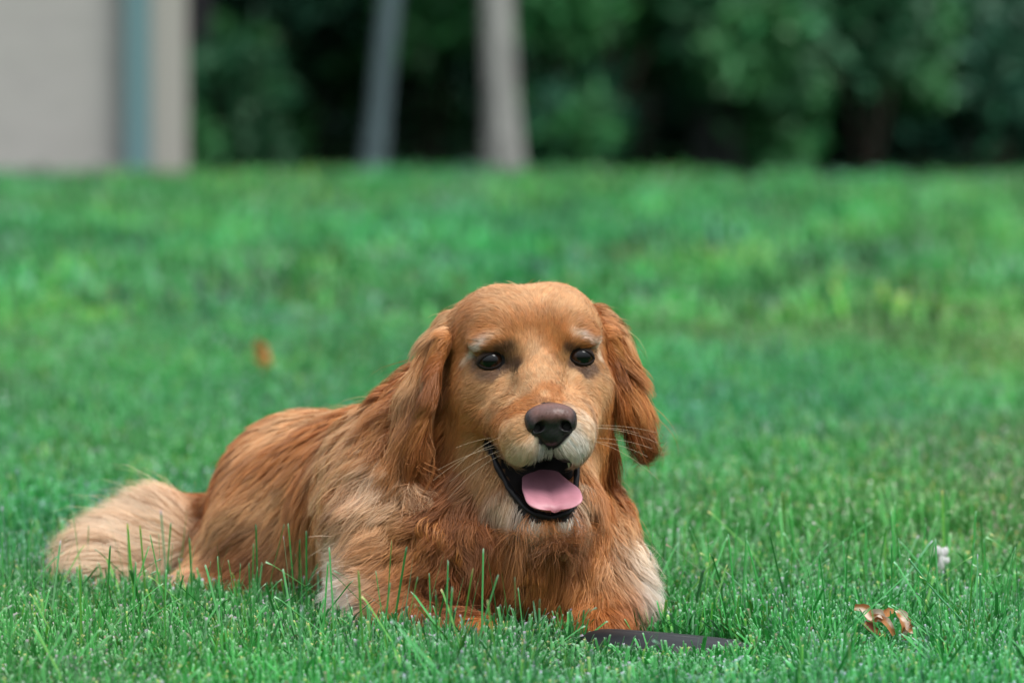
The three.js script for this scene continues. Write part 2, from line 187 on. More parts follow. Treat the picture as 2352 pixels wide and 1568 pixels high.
// place in the picture, way it is combed (degrees, 0 right, 90 up), length in cm, lift, wave, colour, reach in cm
const guideRows = [
  // skull and face
  [1240, 690, 90, 1.0, .28, 0, 'pale', 2.2], [1160, 690, 125, 1.1, .28, 0, 'pale', 2.2], [1320, 690, 55, 1.1, .28, 0, 'pale', 2.2], [1245, 745, 90, .8, .25, 0, 'gold', 1.5], [1275, 765, 75, .7, .25, 0, 'gold', 1.0], [1200, 750, 115, .8, .25, 0, 'gold', 1.3],
  [1090, 730, 190, 1.2, .25, 0, 'gold', 1.8], [1060, 790, 215, 1.2, .25, 0, 'gold', 1.5], [1385, 740, -20, 1.1, .25, 0, 'gold', 1.4], [1405, 800, -45, 1.1, .25, 0, 'gold', 1.2], [1130, 755, 160, .9, .25, 0, 'gold', 1.2], [1345, 755, 20, .9, .25, 0, 'gold', 1.2],
  [1076, 820, 215, .7, .45, 0, 'cream', .35], [1086, 808, 210, .7, .4, 0, 'white', .36], [1098, 796, 205, .7, .4, 0, 'white', .36], [1110, 786, 200, .7, .4, 0, 'white', .36], [1124, 777, 195, .7, .4, 0, 'white', .36], [1138, 770, 185, .7, .45, 0, 'cream', .36], [1152, 766, 165, .6, .22, 0, 'pale', .4],
  [1318, 769, 20, .6, .22, 0, 'cream', .35], [1331, 769, 5, .7, .4, 0, 'white', .36], [1344, 774, -8, .7, .4, 0, 'white', .36], [1356, 783, -20, .7, .4, 0, 'white', .36], [1366, 794, -32, .7, .45, 0, 'white', .36], [1373, 806, -45, .6, .22, 0, 'cream', .3],
  [1072, 800, 205, 1.0, .25, 0, 'gold', .6], [1094, 775, 190, 1.0, .25, 0, 'gold', .6], [1384, 790, -35, 1.0, .25, 0, 'gold', .6], [1388, 818, -50, 1.0, .2, 0, 'gold', .6], [1352, 768, 0, .9, .25, 0, 'gold', .5], [1060, 840, 220, 1.2, .25, 0, 'gold', .7],
  [1172, 806, 110, .5, .25, 0, 'brown', .5], [1182, 835, 90, .5, .25, 0, 'brown', .55], [1190, 815, 90, .5, .25, 0, 'tan', .6], [1302, 808, 80, .5, .25, 0, 'brown', .38], [1298, 832, 80, .5, .25, 0, 'tan', .6], [1080, 850, 210, .6, .2, 0, 'tan', .5], [1120, 862, 200, .4, .2, 0, 'dark', .45],
  [1345, 853, -30, .4, .2, 0, 'brown', .4], [1378, 838, -40, .5, .2, 0, 'tan', .4],
  [1094, 842, 215, .35, .15, 0, 'brown', .4], [1108, 856, 215, .35, .15, 0, 'brown', .4], [1135, 860, 230, .35, .15, 0, 'brown', .4], [1158, 848, 60, .35, .15, 0, 'brown', .45], [1098, 822, 190, .35, .15, 0, 'brown', .35], [1122, 810, 150, .35, .2, 0, 'brown', .2], [1148, 806, 110, .4, .2, 0, 'brown', .35],
  [1312, 842, 120, .35, .15, 0, 'brown', .4], [1338, 853, -60, .35, .15, 0, 'brown', .35], [1362, 845, -45, .35, .15, 0, 'brown', .4], [1320, 806, 70, .35, .15, 0, 'brown', .3], [1345, 804, 20, .35, .15, 0, 'brown', .18], [1362, 812, -20, .35, .15, 0, 'brown', .18],
  [1212, 795, 95, .7, .25, 0, 'pale', .9], [1265, 800, 85, .7, .25, 0, 'gold', .8], [1240, 830, 90, .6, .22, 0, 'pale', 1.0], [1250, 865, 92, .5, .2, 0, 'pale', 1.0], [1265, 893, 92, .4, .18, 0, 'gold', .8], [1205, 880, 140, .6, .2, 0, 'pale', .9], [1305, 880, 40, .6, .2, 0, 'pale', .9], [1255, 906, 95, .3, .15, 0, 'pale', .35], [1200, 930, 165, .5, .2, 0, 'gold', .7], [1325, 925, 15, .5, .2, 0, 'pale', .7],
  [1100, 885, 205, 1.0, .22, 0, 'tan', 1.2], [1065, 900, 220, 1.3, .22, 0, 'gold', 1.4], [1128, 915, 215, .8, .22, 0, 'pale', .5], [1148, 893, 220, .8, .22, 0, 'pale', .45], [1166, 868, 220, .7, .22, 0, 'pale', .4], [1145, 930, 205, .9, .22, 0, 'tan', .8], [1050, 960, 235, 1.6, .22, 0, 'gold', 1.5], [1095, 955, 205, 1.3, .22, 0, 'gold', 1.2], [1140, 970, 200, 1.0, .22, 0, 'gold', .8],
  [1165, 1005, 215, 1.0, .25, 0, 'pale', .8], [1195, 985, 205, .7, .22, 0, 'pale', .7], [1190, 1045, 240, 1.1, .3, 0, 'cream', .9], [1215, 1030, 245, 1.1, .3, 0, 'cream', .7], [1245, 1032, -95, 1.0, .3, 0, 'grey', .7], [1268, 1035, -85, 1.0, .3, 0, 'grey', .6], [1300, 1035, -70, 1.1, .32, 0, 'white', .6], [1328, 1010, -60, 1.0, .3, 0, 'white', .55], [1345, 965, -35, .8, .24, 0, 'cream', .9],
  [1380, 885, -25, 1.0, .25, 0, 'pale', 1.1], [1400, 930, -45, 1.1, .25, 0, 'gold', 1.1], [1372, 960, -50, 1.0, .25, 0, 'pale', 1.0], [1385, 1010, -65, 1.4, .25, 0, 'gold', 1.2], [1360, 1040, -75, 1.2, .25, 0, 'pale', .9],
  [1085, 1030, 240, 1.7, .25, 0, 'tan', 1.2], [1120, 1090, 250, 1.6, .28, 0, 'tan', 1.0], [1155, 1150, 255, 1.4, .3, 0, 'cream', 1.0], [1205, 1188, 255, .8, .3, 0, 'white', 1.2], [1228, 1197, 262, .8, .3, 0, 'white', 1.0], [1258, 1198, -90, .7, .3, 0, 'white', .8], [1298, 1191, -72, .7, .3, 0, 'white', 1.0], [1325, 1130, -55, 1.2, .3, 0, 'cream', .8],
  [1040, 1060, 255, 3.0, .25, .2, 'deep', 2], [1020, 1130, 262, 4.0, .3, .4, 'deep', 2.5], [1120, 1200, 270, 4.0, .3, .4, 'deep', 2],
  // ears
  [1030, 725, 195, 1.8, 0.34, 0.17, 'pale', 1.3], [1000, 745, 215, 2.6, 0.32, 0.34, 'pale', 1.4], [965, 790, 240, 4.6, 0.32, 0.85, 'pale', 1.6], [940, 870, 250, 6.0, 0.30, 1.02, 'gold', 1.8], [930, 960, 254, 7.0, 0.30, 1.10, 'gold', 2], [935, 1040, 258, 7.0, 0.29, 1.10, 'gold', 2], [985, 850, 252, 3.2, 0.17, 0.51, 'deep', 1.2], [995, 790, 245, 2.6, 0.29, 0.34, 'gold', 1], [960, 1010, 258, 6, 0.25, 0.85, 'deep', 1.3],
  [1400, 715, 5, 2.0, 0.46, 0.17, 'pale', 1.2], [1430, 750, -50, 2.8, 0.37, 0.34, 'pale', 1.2], [1440, 810, -62, 4.6, 0.39, 0.85, 'gold', 1.3], [1450, 890, -68, 5, 0.34, 0.94, 'gold', 1.5], [1462, 970, -62, 5.6, 0.34, 1.02, 'deep', 1.5], [1475, 1020, -48, 5.2, 0.34, 0.85, 'deep', 1.5], [1418, 830, -80, 2.6, 0.25, 0.51, 'deep', .9], [1430, 920, -78, 2.8, 0.23, 0.51, 'rust', 1],
  // neck and chest; mid-chest hair coloured deep to carry the shade under the chin
  [880, 910, 225, 4.5, .3, 0.60, 'pale', 3], [840, 960, 232, 5, .3, 0.68, 'pale', 3], [830, 1040, 238, 5, .3, 0.75, 'pale', 3], [870, 1110, 250, 5, .32, 0.90, 'cream', 3], [910, 1180, 258, 5, .35, 1.20, 'pale', 2.5], [960, 1220, 265, 5, .38, 1.40, 'gold', 2.5], [880, 1240, 255, 5, .35, 1.05, 'gold', 3], [820, 1140, 240, 5, .3, 0.75, 'gold', 3],
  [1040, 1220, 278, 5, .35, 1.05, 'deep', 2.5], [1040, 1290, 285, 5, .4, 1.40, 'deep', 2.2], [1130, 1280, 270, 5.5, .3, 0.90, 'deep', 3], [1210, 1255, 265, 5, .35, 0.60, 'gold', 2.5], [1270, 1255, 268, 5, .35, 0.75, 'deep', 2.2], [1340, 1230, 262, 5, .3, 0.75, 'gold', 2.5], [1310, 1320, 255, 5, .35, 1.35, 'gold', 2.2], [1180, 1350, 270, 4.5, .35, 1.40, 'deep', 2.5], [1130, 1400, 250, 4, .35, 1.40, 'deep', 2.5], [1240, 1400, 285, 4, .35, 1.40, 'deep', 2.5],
  [1375, 1130, -68, 3.4, .3, 0.60, 'gold', 2.2], [1400, 1190, -58, 3.8, .4, 0.75, 'pale', 1.6], [1420, 1255, -40, 4.4, .48, 0.75, 'cream', 1.6], [1455, 1320, -15, 5, .5, 0.30, 'white', 2.7], [1350, 1215, -85, 4, .3, 0.90, 'gold', 2], [1370, 1330, -80, 3.5, .3, 0.30, 'gold', 2], [1400, 1365, -75, 2.8, .28, 0.20, 'rust', 1.8], [1390, 1310, -65, 4, .35, 0.30, 'pale', 1.8], [1400, 1400, -85, 2.5, .25, 0.10, 'rust', 2.2], [1480, 1400, -30, 4, .4, 0.30, 'white', 2],
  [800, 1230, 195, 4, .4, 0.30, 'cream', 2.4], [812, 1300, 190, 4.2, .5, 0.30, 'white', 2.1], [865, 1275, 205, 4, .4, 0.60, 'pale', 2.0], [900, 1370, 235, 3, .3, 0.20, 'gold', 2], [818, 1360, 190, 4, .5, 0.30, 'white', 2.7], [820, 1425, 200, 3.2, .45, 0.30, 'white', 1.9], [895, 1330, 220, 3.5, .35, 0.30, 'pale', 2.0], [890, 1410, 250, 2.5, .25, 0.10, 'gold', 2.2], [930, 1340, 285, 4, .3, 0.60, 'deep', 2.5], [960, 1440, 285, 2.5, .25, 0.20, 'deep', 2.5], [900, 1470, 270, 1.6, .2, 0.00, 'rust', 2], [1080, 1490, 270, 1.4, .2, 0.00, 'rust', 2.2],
  // back, flank, haunch
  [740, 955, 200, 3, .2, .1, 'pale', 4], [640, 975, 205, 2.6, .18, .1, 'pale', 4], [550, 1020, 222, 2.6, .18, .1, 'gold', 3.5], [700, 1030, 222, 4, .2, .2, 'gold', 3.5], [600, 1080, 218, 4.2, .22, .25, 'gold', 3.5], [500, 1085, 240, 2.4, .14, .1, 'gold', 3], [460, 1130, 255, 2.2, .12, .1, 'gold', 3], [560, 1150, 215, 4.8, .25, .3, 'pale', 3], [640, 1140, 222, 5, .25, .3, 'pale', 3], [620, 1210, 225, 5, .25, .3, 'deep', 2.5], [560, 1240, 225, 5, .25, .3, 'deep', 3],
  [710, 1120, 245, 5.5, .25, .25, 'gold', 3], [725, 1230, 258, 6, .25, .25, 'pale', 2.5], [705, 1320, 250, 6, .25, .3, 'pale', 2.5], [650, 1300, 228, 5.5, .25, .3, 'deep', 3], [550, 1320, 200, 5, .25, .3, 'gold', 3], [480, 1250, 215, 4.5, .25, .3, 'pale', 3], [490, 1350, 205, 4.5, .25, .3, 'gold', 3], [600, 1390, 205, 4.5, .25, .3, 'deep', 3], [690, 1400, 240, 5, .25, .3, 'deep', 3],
  [440, 1340, 250, 4, .3, .2, 'cream', 2.5], [420, 1390, 260, 2.5, .3, .1, 'cream', 2.5],
  // tail
  [415, 1150, 105, 6.5, .7, .1, 'pale', 2.5], [380, 1170, 120, 6, .6, .15, 'tail', 3], [310, 1180, 130, 6, .5, .15, 'tail', 3], [250, 1210, 140, 6, .5, .15, 'tail', 3], [205, 1270, 165, 6, .5, .15, 'tail', 3], [200, 1340, 195, 5.5, .45, .15, 'tail', 3], [270, 1270, 150, 5.5, .5, .15, 'tail', 3], [340, 1250, 170, 5, .45, .15, 'tail', 3], [300, 1340, 230, 4.5, .4, .15, 'tail', 2.5], [360, 1310, 230, 4.5, .4, .15, 'tail', 2.5],
];
const guides = [];
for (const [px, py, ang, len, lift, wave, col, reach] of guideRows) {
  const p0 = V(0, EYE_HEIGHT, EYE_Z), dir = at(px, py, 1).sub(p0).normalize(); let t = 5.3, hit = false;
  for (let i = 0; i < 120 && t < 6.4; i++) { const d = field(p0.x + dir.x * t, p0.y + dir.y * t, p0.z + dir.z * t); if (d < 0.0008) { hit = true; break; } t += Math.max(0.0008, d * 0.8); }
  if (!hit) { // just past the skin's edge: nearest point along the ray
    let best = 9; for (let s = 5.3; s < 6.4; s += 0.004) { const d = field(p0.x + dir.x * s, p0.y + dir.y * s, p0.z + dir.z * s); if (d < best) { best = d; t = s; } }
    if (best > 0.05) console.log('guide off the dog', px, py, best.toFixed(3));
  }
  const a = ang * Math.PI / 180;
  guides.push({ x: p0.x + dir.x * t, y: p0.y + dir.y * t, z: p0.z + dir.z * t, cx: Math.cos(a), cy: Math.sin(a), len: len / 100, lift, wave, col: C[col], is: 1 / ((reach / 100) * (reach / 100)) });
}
const S = { cx: 0, cy: 0, cz: 0, len: 0, lift: 0, wave: 0, r: 0, g: 0, b: 0 };
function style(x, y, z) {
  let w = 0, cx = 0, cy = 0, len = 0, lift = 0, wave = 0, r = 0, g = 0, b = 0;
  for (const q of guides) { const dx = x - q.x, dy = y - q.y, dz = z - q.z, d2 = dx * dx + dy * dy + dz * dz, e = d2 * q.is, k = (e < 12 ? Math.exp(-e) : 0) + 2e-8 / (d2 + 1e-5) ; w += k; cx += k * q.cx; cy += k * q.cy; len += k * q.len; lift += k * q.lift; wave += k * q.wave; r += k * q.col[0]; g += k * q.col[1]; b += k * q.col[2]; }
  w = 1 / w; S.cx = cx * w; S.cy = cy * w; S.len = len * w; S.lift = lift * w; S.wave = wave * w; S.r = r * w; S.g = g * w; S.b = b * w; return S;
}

const dog = thing('dog', 'golden retriever lying in the grass with open mouth and pink tongue', 'dog');
// skin: one continuous body
const skinMaterial = std({ vertexColors: true, roughness: 0.85 });
{
  const n = skin.pos.length / 3, col = new Float32Array(n * 3), nor = new Float32Array(n * 3);
  for (let i = 0; i < n; i++) {
    const x = skin.pos[i * 3], y = skin.pos[i * 3 + 1], z = skin.pos[i * 3 + 2];
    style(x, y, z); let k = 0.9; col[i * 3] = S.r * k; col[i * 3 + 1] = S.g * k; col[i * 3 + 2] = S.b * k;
    toHead(x, y, z, Q);
    if (Q[2] > -6 && (insideJaw(Q[0], Q[1], Q[2]) || inMouth(Q[0], Q[1], Q[2]) < (Q[1] < -8.2 && Math.abs(Q[0]) < 3.4 ? 1.6 : 0.45) || fromLip(Q[0], Q[1], Q[2]) < 0.7 || inEye(Q[0], Q[1], Q[2]) < 0.10 || underNose(Q[0], Q[1], Q[2]) < 0)) { col[i * 3] = 0.014; col[i * 3 + 1] = 0.011; col[i * 3 + 2] = 0.011; }
    gradient(x, y, z); nor[i * 3] = G[0]; nor[i * 3 + 1] = G[1]; nor[i * 3 + 2] = G[2];
  }
  skin.mesh = part('body', geo(skin.pos, skin.index, col, nor), skinMaterial, dog);
}

// fur: single tapered strands rooted in the skin
const furMaterial = phys({ vertexColors: true, roughness: 0.56, specularIntensity: 0.8, transmission: 0.2, thickness: 0, side: THREE.DoubleSide });
class Fur {
  constructor() { this.p = []; this.i = []; this.c = []; this.n = []; }
  strand(pts, width, col, side, roll) {                     // pts: flat array of points along one hair
    const m = pts.length / 3, base = this.p.length / 3;
    for (let k = 0; k < m; k++) {
      const a = Math.max(0, k - 1) * 3, b = Math.min(m - 1, k + 1) * 3, o = k * 3;
      let tx = pts[b] - pts[a], ty = pts[b + 1] - pts[a + 1], tz = pts[b + 2] - pts[a + 2]; const tl = 1 / (Math.hypot(tx, ty, tz) || 1); tx *= tl; ty *= tl; tz *= tl;
      let wx = ty * side[2] - tz * side[1], wy = tz * side[0] - tx * side[2], wz = tx * side[1] - ty * side[0]; const wl = 1 / (Math.hypot(wx, wy, wz) || 1); wx *= wl; wy *= wl; wz *= wl;
      let nx = wy * tz - wz * ty, ny = wz * tx - wx * tz, nz = wx * ty - wy * tx;
      const cr = Math.cos(roll), sr = Math.sin(roll), rx = wx * cr + nx * sr, ry = wy * cr + ny * sr, rz = wz * cr + nz * sr, mx = nx * cr - wx * sr, my = ny * cr - wy * sr, mz = nz * cr - wz * sr;
      const t = k / (m - 1), w = 0.5 * width * (t < 0.5 ? 1 : 1 - (t - 0.5) * 1.7);
      if (k === m - 1) { this.p.push(pts[o], pts[o + 1], pts[o + 2]); this.n.push(mx, my, mz); this.c.push(col[0], col[1], col[2]); }
      else { this.p.push(pts[o] - rx * w, pts[o + 1] - ry * w, pts[o + 2] - rz * w, pts[o] + rx * w, pts[o + 1] + ry * w, pts[o + 2] + rz * w); for (let s = 0; s < 2; s++) { this.n.push(mx, my, mz); this.c.push(col[0], col[1], col[2]); } }
      const q = base + k * 2;
      if (k < m - 2) this.i.push(q, q + 1, q + 2, q + 1, q + 3, q + 2); else if (k === m - 2) this.i.push(q, q + 1, q + 2);
    }
  }
  get count() { return this.i.length / 3; }
  geometry() { return geo(new Float32Array(this.p), new Uint32Array(this.i), new Float32Array(this.c), new Float32Array(this.n)); }
}
const coats = { head: new Fur(), ear: new Fur(), ruff: new Fur(), body: new Fur(), leg: new Fur(), tail: new Fur() };
const coatName = { head: 'face_fur', ear: 'ear_fur', ruff: 'chest_fur', body: 'flank_fur', leg: 'leg_fur', tail: 'tail_fur' };
function growHair(x, y, z, nx, ny, nz, cx, cy, cz, len, lift, segs, out) {   // follows the skin, sinks with its weight
  out.length = 0; out.push(x, y, z); const step = len / segs;
  for (let s = 1; s <= segs; s++) {
    const t = (s - 0.5) / segs, th = lift * 1.45 * (1 - 0.75 * t), ct = Math.cos(th), st = Math.sin(th);
    let dx = cx * ct + nx * st, dy = cy * ct + ny * st - Math.min(0.5, len * 5) * t * 0.5, dz = cz * ct + nz * st; const l = step / (Math.hypot(dx, dy, dz) || 1);
    x += dx * l; y += dy * l; z += dz * l;
    const d = dist(x, y, z), need = 0.0006 + len * lift * 0.22 * t;
    gradient(x, y, z);
    if (d < need) { x += G[0] * (need - d); y += G[1] * (need - d); z += G[2] * (need - d); }
    nx = G[0]; ny = G[1]; nz = G[2];
    const q = cx * nx + cy * ny + cz * nz; cx -= nx * q * 0.7; cy -= ny * q * 0.7; cz -= nz * q * 0.7; const cl = 1 / (Math.hypot(cx, cy, cz) || 1); cx *= cl; cy *= cl; cz *= cl;
    if (y < 0.004) y = 0.004;
    out.push(x, y, z);
  }
  return out;
}
{
  // roots spread over the skin by area; more where the hair is short and faces outward to the lawn in front
  const P = skin.pos, I = skin.index, tris = I.length / 3, cum = new Float64Array(tris); let total = 0;
  const DENS = { head: 2.3e6, ear: 7.5e5, ruff: 3.8e5, body: 3.6e5, leg: 4.5e5, tail: 3.6e5 }, tags = new Array(tris);
  for (let t = 0; t < tris; t++) {
    const a = I[t * 3] * 3, b = I[t * 3 + 1] * 3, c = I[t * 3 + 2] * 3, ux = P[b] - P[a], uy = P[b + 1] - P[a + 1], uz = P[b + 2] - P[a + 2], vx = P[c] - P[a], vy = P[c + 1] - P[a + 1], vz = P[c + 2] - P[a + 2];
    const wx = uy * vz - uz * vy, wy = uz * vx - ux * vz, wz = ux * vy - uy * vx, A = Math.hypot(wx, wy, wz) / 2, mx = (P[a] + P[b] + P[c]) / 3, my = (P[a + 1] + P[b + 1] + P[c + 1]) / 3, mz = (P[a + 2] + P[b + 2] + P[c + 2]) / 3;
    field(mx, my, mz, true); tags[t] = nearestTag;
    const facing = A > 0 ? (wx * (0 - mx) + wy * (0.6 - my) + wz * (5.5 - mz)) / (2 * A * 5.6) : 0;
    toHead(mx, my, mz, Q); let w = DENS[nearestTag] * mix(0.10, 1, smooth(-0.5, 0.0, facing));
    if (my < 0.012 || (Q[2] > -6 && (insideJaw(Q[0], Q[1], Q[2]) || inMouth(Q[0], Q[1], Q[2]) < (Q[1] < -8.3 && Math.abs(Q[0]) < 2.8 ? 0.95 : 0.5) || fromLip(Q[0], Q[1], Q[2]) < (Q[2] < 0.3 ? 0.25 : Q[2] > 4 ? 0.62 : 0.42) || inEye(Q[0], Q[1], Q[2]) < 0.06))) w = 0;
    if (Q[2] > 5 && underNose(Q[0], Q[1], Q[2]) < 0) w = 0;   // under the nose leather
    total += A * w; cum[t] = total;
  }
  const N = Math.round(total), roots = [];
  console.log('hairs', N);
  for (let k = 0; k < N; k++) {
    const pick = (k + rnd()) / N * total; let lo = 0, hi = tris - 1; while (lo < hi) { const m = (lo + hi) >> 1; cum[m] < pick ? lo = m + 1 : hi = m; }
    let u = rnd(), v = rnd(); if (u + v > 1) { u = 1 - u; v = 1 - v; } const a = I[lo * 3] * 3, b = I[lo * 3 + 1] * 3, c = I[lo * 3 + 2] * 3;
    roots.push([P[a] + (P[b] - P[a]) * u + (P[c] - P[a]) * v, P[a + 1] + (P[b + 1] - P[a + 1]) * u + (P[c + 1] - P[a + 1]) * v, P[a + 2] + (P[b + 2] - P[a + 2]) * u + (P[c + 2] - P[a + 2]) * v, tags[lo]]);
  }
  const SEG = { head: 3, ear: 8, ruff: 8, body: 5, leg: 4, tail: 4 }, WID = { head: 0.00036, ear: 0.00048, ruff: 0.00058, body: 0.00058, leg: 0.00050, tail: 0.00055 };
  const CL = { head: 0.006, ear: 0.016, ruff: 0.024, body: 0.018, leg: 0.011, tail: 0.020 };
  const prepare = (x, y, z, tagName, vary) => {
    style(x, y, z); gradient(x, y, z); const nx = G[0], ny = G[1], nz = G[2];
    const f = tagName === 'head' ? 60 : 26, turn = (vnoise(x * f + 7, y * f, z * f) - 0.5) * (tagName === 'head' ? 0.7 : 1.0) + gauss() * vary * (tagName === 'head' ? 0.26 : 0.28);
    let cx = S.cx * Math.cos(turn) - S.cy * Math.sin(turn), cy = S.cx * Math.sin(turn) + S.cy * Math.cos(turn), cz = 0; const q = cx * nx + cy * ny; cx -= nx * q; cy -= ny * q; cz -= nz * q; const l = 1 / (Math.hypot(cx, cy, cz) || 1);
    return { nx, ny, nz, cx: cx * l, cy: cy * l, cz: cz * l, len: S.len * (tagName === 'head' ? 1.25 : 1), lift: S.lift, wave: S.wave, r: S.r, g: S.g, b: S.b };
  };
  // locks: hairs lean towards the middle hair of their lock
  const cells = new Map(), key = (i, j, k) => i * 73856093 ^ j * 19349663 ^ k * 83492791, cellSize = 0.014;
  const locks = [];
  for (let k = 0; k < N; k += 1) {
    const [x, y, z, tg] = roots[k]; const want = 1 / (CL[tg] * CL[tg]) / DENS[tg] * 1.9; if (rnd() > want) continue;
    const s = prepare(x, y, z, tg, 0.5), seg = SEG[tg], pts = growHair(x, y, z, s.nx, s.ny, s.nz, s.cx, s.cy, s.cz, s.len * rr(0.85, 1.15), s.lift * rr(0.75, 1.3), seg, []);
    if (s.wave > 0.05) { const ph = vnoise(x * 28, y * 28, z * 28) * 14 + rnd() * 0.8, fr = rr(0.9, 1.2) * s.len / 0.040, am = (tg === 'ear' ? 0.0048 : 0.0080) * s.wave; for (let m = 1; m <= seg; m++) { const t = m / seg, a = ph + t * fr * 6.28, w1 = Math.sin(a) * am * Math.min(1, t * 2), w2 = Math.cos(a) * am * 0.8 * Math.min(1, t * 2); const bx = s.cy * s.nz - s.cz * s.ny, by = s.cz * s.nx - s.cx * s.nz, bz = s.cx * s.ny - s.cy * s.nx; pts[m * 3] += bx * w1 + s.nx * w2; pts[m * 3 + 1] += by * w1 + s.ny * w2; pts[m * 3 + 2] += bz * w1 + s.nz * w2; } }
    const lock = { x, y, z, pts, tg, tint: 0.78 + rnd() * 0.40, warm: gauss() * 0.06 }; locks.push(lock);
    const kk = key(Math.floor(x / cellSize), Math.floor(y / cellSize), Math.floor(z / cellSize)); if (!cells.has(kk)) cells.set(kk, []); cells.get(kk).push(lock);
  }
  console.log('locks', locks.length);
  const pts = [];
  for (const [x, y, z, tg] of roots) {
    const s = prepare(x, y, z, tg, 1), seg = SEG[tg], stray = rnd() < 0.010;
    growHair(x, y, z, s.nx, s.ny, s.nz, s.cx, s.cy, s.cz, s.len * (tg === 'ruff' || tg === 'ear' ? rr(0.8, 1.15) : tg === 'tail' ? rr(0.55, 1.45) : rr(0.65, 1.15)) * (stray ? 1.35 : 1), clamp(s.lift * (tg === 'head' ? rr(0.35, 1.1) : rr(0.5, 1.45)) * (stray ? 1.5 : 1), 0.05, 0.9), seg, pts);
    let best = 9, lock = null; const ci = Math.floor(x / cellSize), cj = Math.floor(y / cellSize), ck = Math.floor(z / cellSize);
    for (let i = -1; i < 2; i++) for (let j = -1; j < 2; j++) for (let k = -1; k < 2; k++) { const c = cells.get(key(ci + i, cj + j, ck + k)); if (c) for (const q of c) { const d = (q.x - x) ** 2 + (q.y - y) ** 2 + (q.z - z) ** 2; if (d < best && q.tg === tg) { best = d; lock = q; } } }
    let tint = 1, warm = 0;
    if (lock && best < 4 * cellSize * cellSize) {
      const k = (tg === 'head' ? 0.5 : tg === 'tail' ? 0.6 : tg === 'ear' ? 0.7 : 0.88) * rr(0.6, 1.1) * (stray ? 0.2 : 1);
      for (let m = 1; m <= seg; m++) { const t = m / seg, q = clamp(k * Math.pow(t, 0.8), 0, 0.95), keep = 1 - t * 0.45; for (let c = 0; c < 3; c++) { const o = m * 3 + c, off = (c === 0 ? x - lock.x : c === 1 ? y - lock.y : z - lock.z) * keep; pts[o] = mix(pts[o], lock.pts[o] + off, q); } }
      tint = lock.tint; warm = lock.warm;
    }
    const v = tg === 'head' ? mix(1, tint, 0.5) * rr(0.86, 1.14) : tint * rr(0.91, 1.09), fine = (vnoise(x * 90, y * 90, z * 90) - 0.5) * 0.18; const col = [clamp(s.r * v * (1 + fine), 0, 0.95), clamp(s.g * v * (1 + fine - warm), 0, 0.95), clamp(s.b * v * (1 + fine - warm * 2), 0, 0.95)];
    if (tg === 'head' || tg === 'ruff') {                    // no hair stands up into the open mouth
      toHead(x, y, z, Q); const low = Q[1] < -9.5 - Math.max(0, -Q[2]) && Q[2] > -9; let bad = false;
      if (low) for (let m = 1; m <= seg && !bad; m++) { toHead(pts[m * 3], pts[m * 3 + 1], pts[m * 3 + 2], Q); bad = Q[2] > -3 && Math.abs(Q[0]) < 4.6 && Q[1] > -8.7 - Math.min(Q[2], 6.2) && Q[1] < -8; }
      if (bad) continue;
    }
    coats[tg].strand(pts, WID[tg] * rr(0.7, 1.25), col, [s.nx, s.ny, s.nz], gauss() * 0.7);
  }
  // ringlets on the chest: hairs winding round a curved axis
  for (const [path, r0, kind] of [[[[970, 1215], [1000, 1232], [1043, 1267], [1070, 1310]], 0.95, 'gold'], [[[1200, 1325], [1240, 1340], [1281, 1356]], 0.9, 'gold'], [[[1295, 1265], [1306, 1290], [1312, 1325]], 0.7, 'pale'], [[[960, 1275], [978, 1300], [984, 1330]], 0.8, 'gold'], [[[1120, 1335], [1150, 1350], [1175, 1378]], 0.9, 'deep']]) {
    const axis = new THREE.CatmullRomCurve3(path.map(([px, py]) => { const o = at(px, py, 5.3), d = o.clone().sub(V(0, EYE_HEIGHT, EYE_Z)).normalize(); for (let k = 0; k < 90; k++) { const q = dist(o.x, o.y, o.z); if (q < 0.009) break; o.addScaledVector(d, Math.max(0.001, (q - 0.008) * 0.8)); } return o; }));
    const fr = axis.computeFrenetFrames(60, false), base = C[kind], length = axis.getLength(), turnsPerMetre = 1 / (r0 * 0.017), o = V(0, 0, 0);
    for (let k = 0; k < 230; k++) {
      const s0 = rnd() * 0.95 - 0.1, th0 = rnd() * 6.28, span = rr(1.4, 4.6), rad = r0 / 100 * rr(0.55, 1.3), M = 7, q = []; let ok = true;
      for (let m = 0; m <= M; m++) { const u = clamp(s0 + span * m / M / 6.28 / turnsPerMetre / length + 0.12 * m / M, 0, 1), i = Math.round(u * 60), th = th0 + span * m / M; axis.getPointAt(u, o); const R = rad * mix(1, 0.55, u) * (1 + 0.08 * Math.sin(th * 3 + k)); q.push(o.x + (fr.normals[i].x * Math.cos(th) + fr.binormals[i].x * Math.sin(th)) * R, o.y + (fr.normals[i].y * Math.cos(th) + fr.binormals[i].y * Math.sin(th)) * R, o.z + (fr.normals[i].z * Math.cos(th) + fr.binormals[i].z * Math.sin(th)) * R); if (q[q.length - 2] < 0.004) ok = false; }
      if (!ok) continue; axis.getPointAt(clamp(s0 + 0.06, 0, 1), o); const nx = q[9] - o.x, ny = q[10] - o.y, nz = q[11] - o.z, nl = 1 / (Math.hypot(nx, ny, nz) || 1), v = rr(0.78, 1.15);
      coats.ruff.strand(q, 0.0006 * rr(0.7, 1.2), base.map((c) => clamp(c * v, 0, 0.95)), [nx * nl, ny * nl, nz * nl], gauss() * 0.5);
    }
  }
  let sum = 0;
  for (const [k, f] of Object.entries(coats)) { if (!f.count) continue; sum += f.count; const m = part(coatName[k], f.geometry(), furMaterial, skin.mesh); m.userData.kind = 'stuff'; }
  console.log('fur triangles', sum);
}

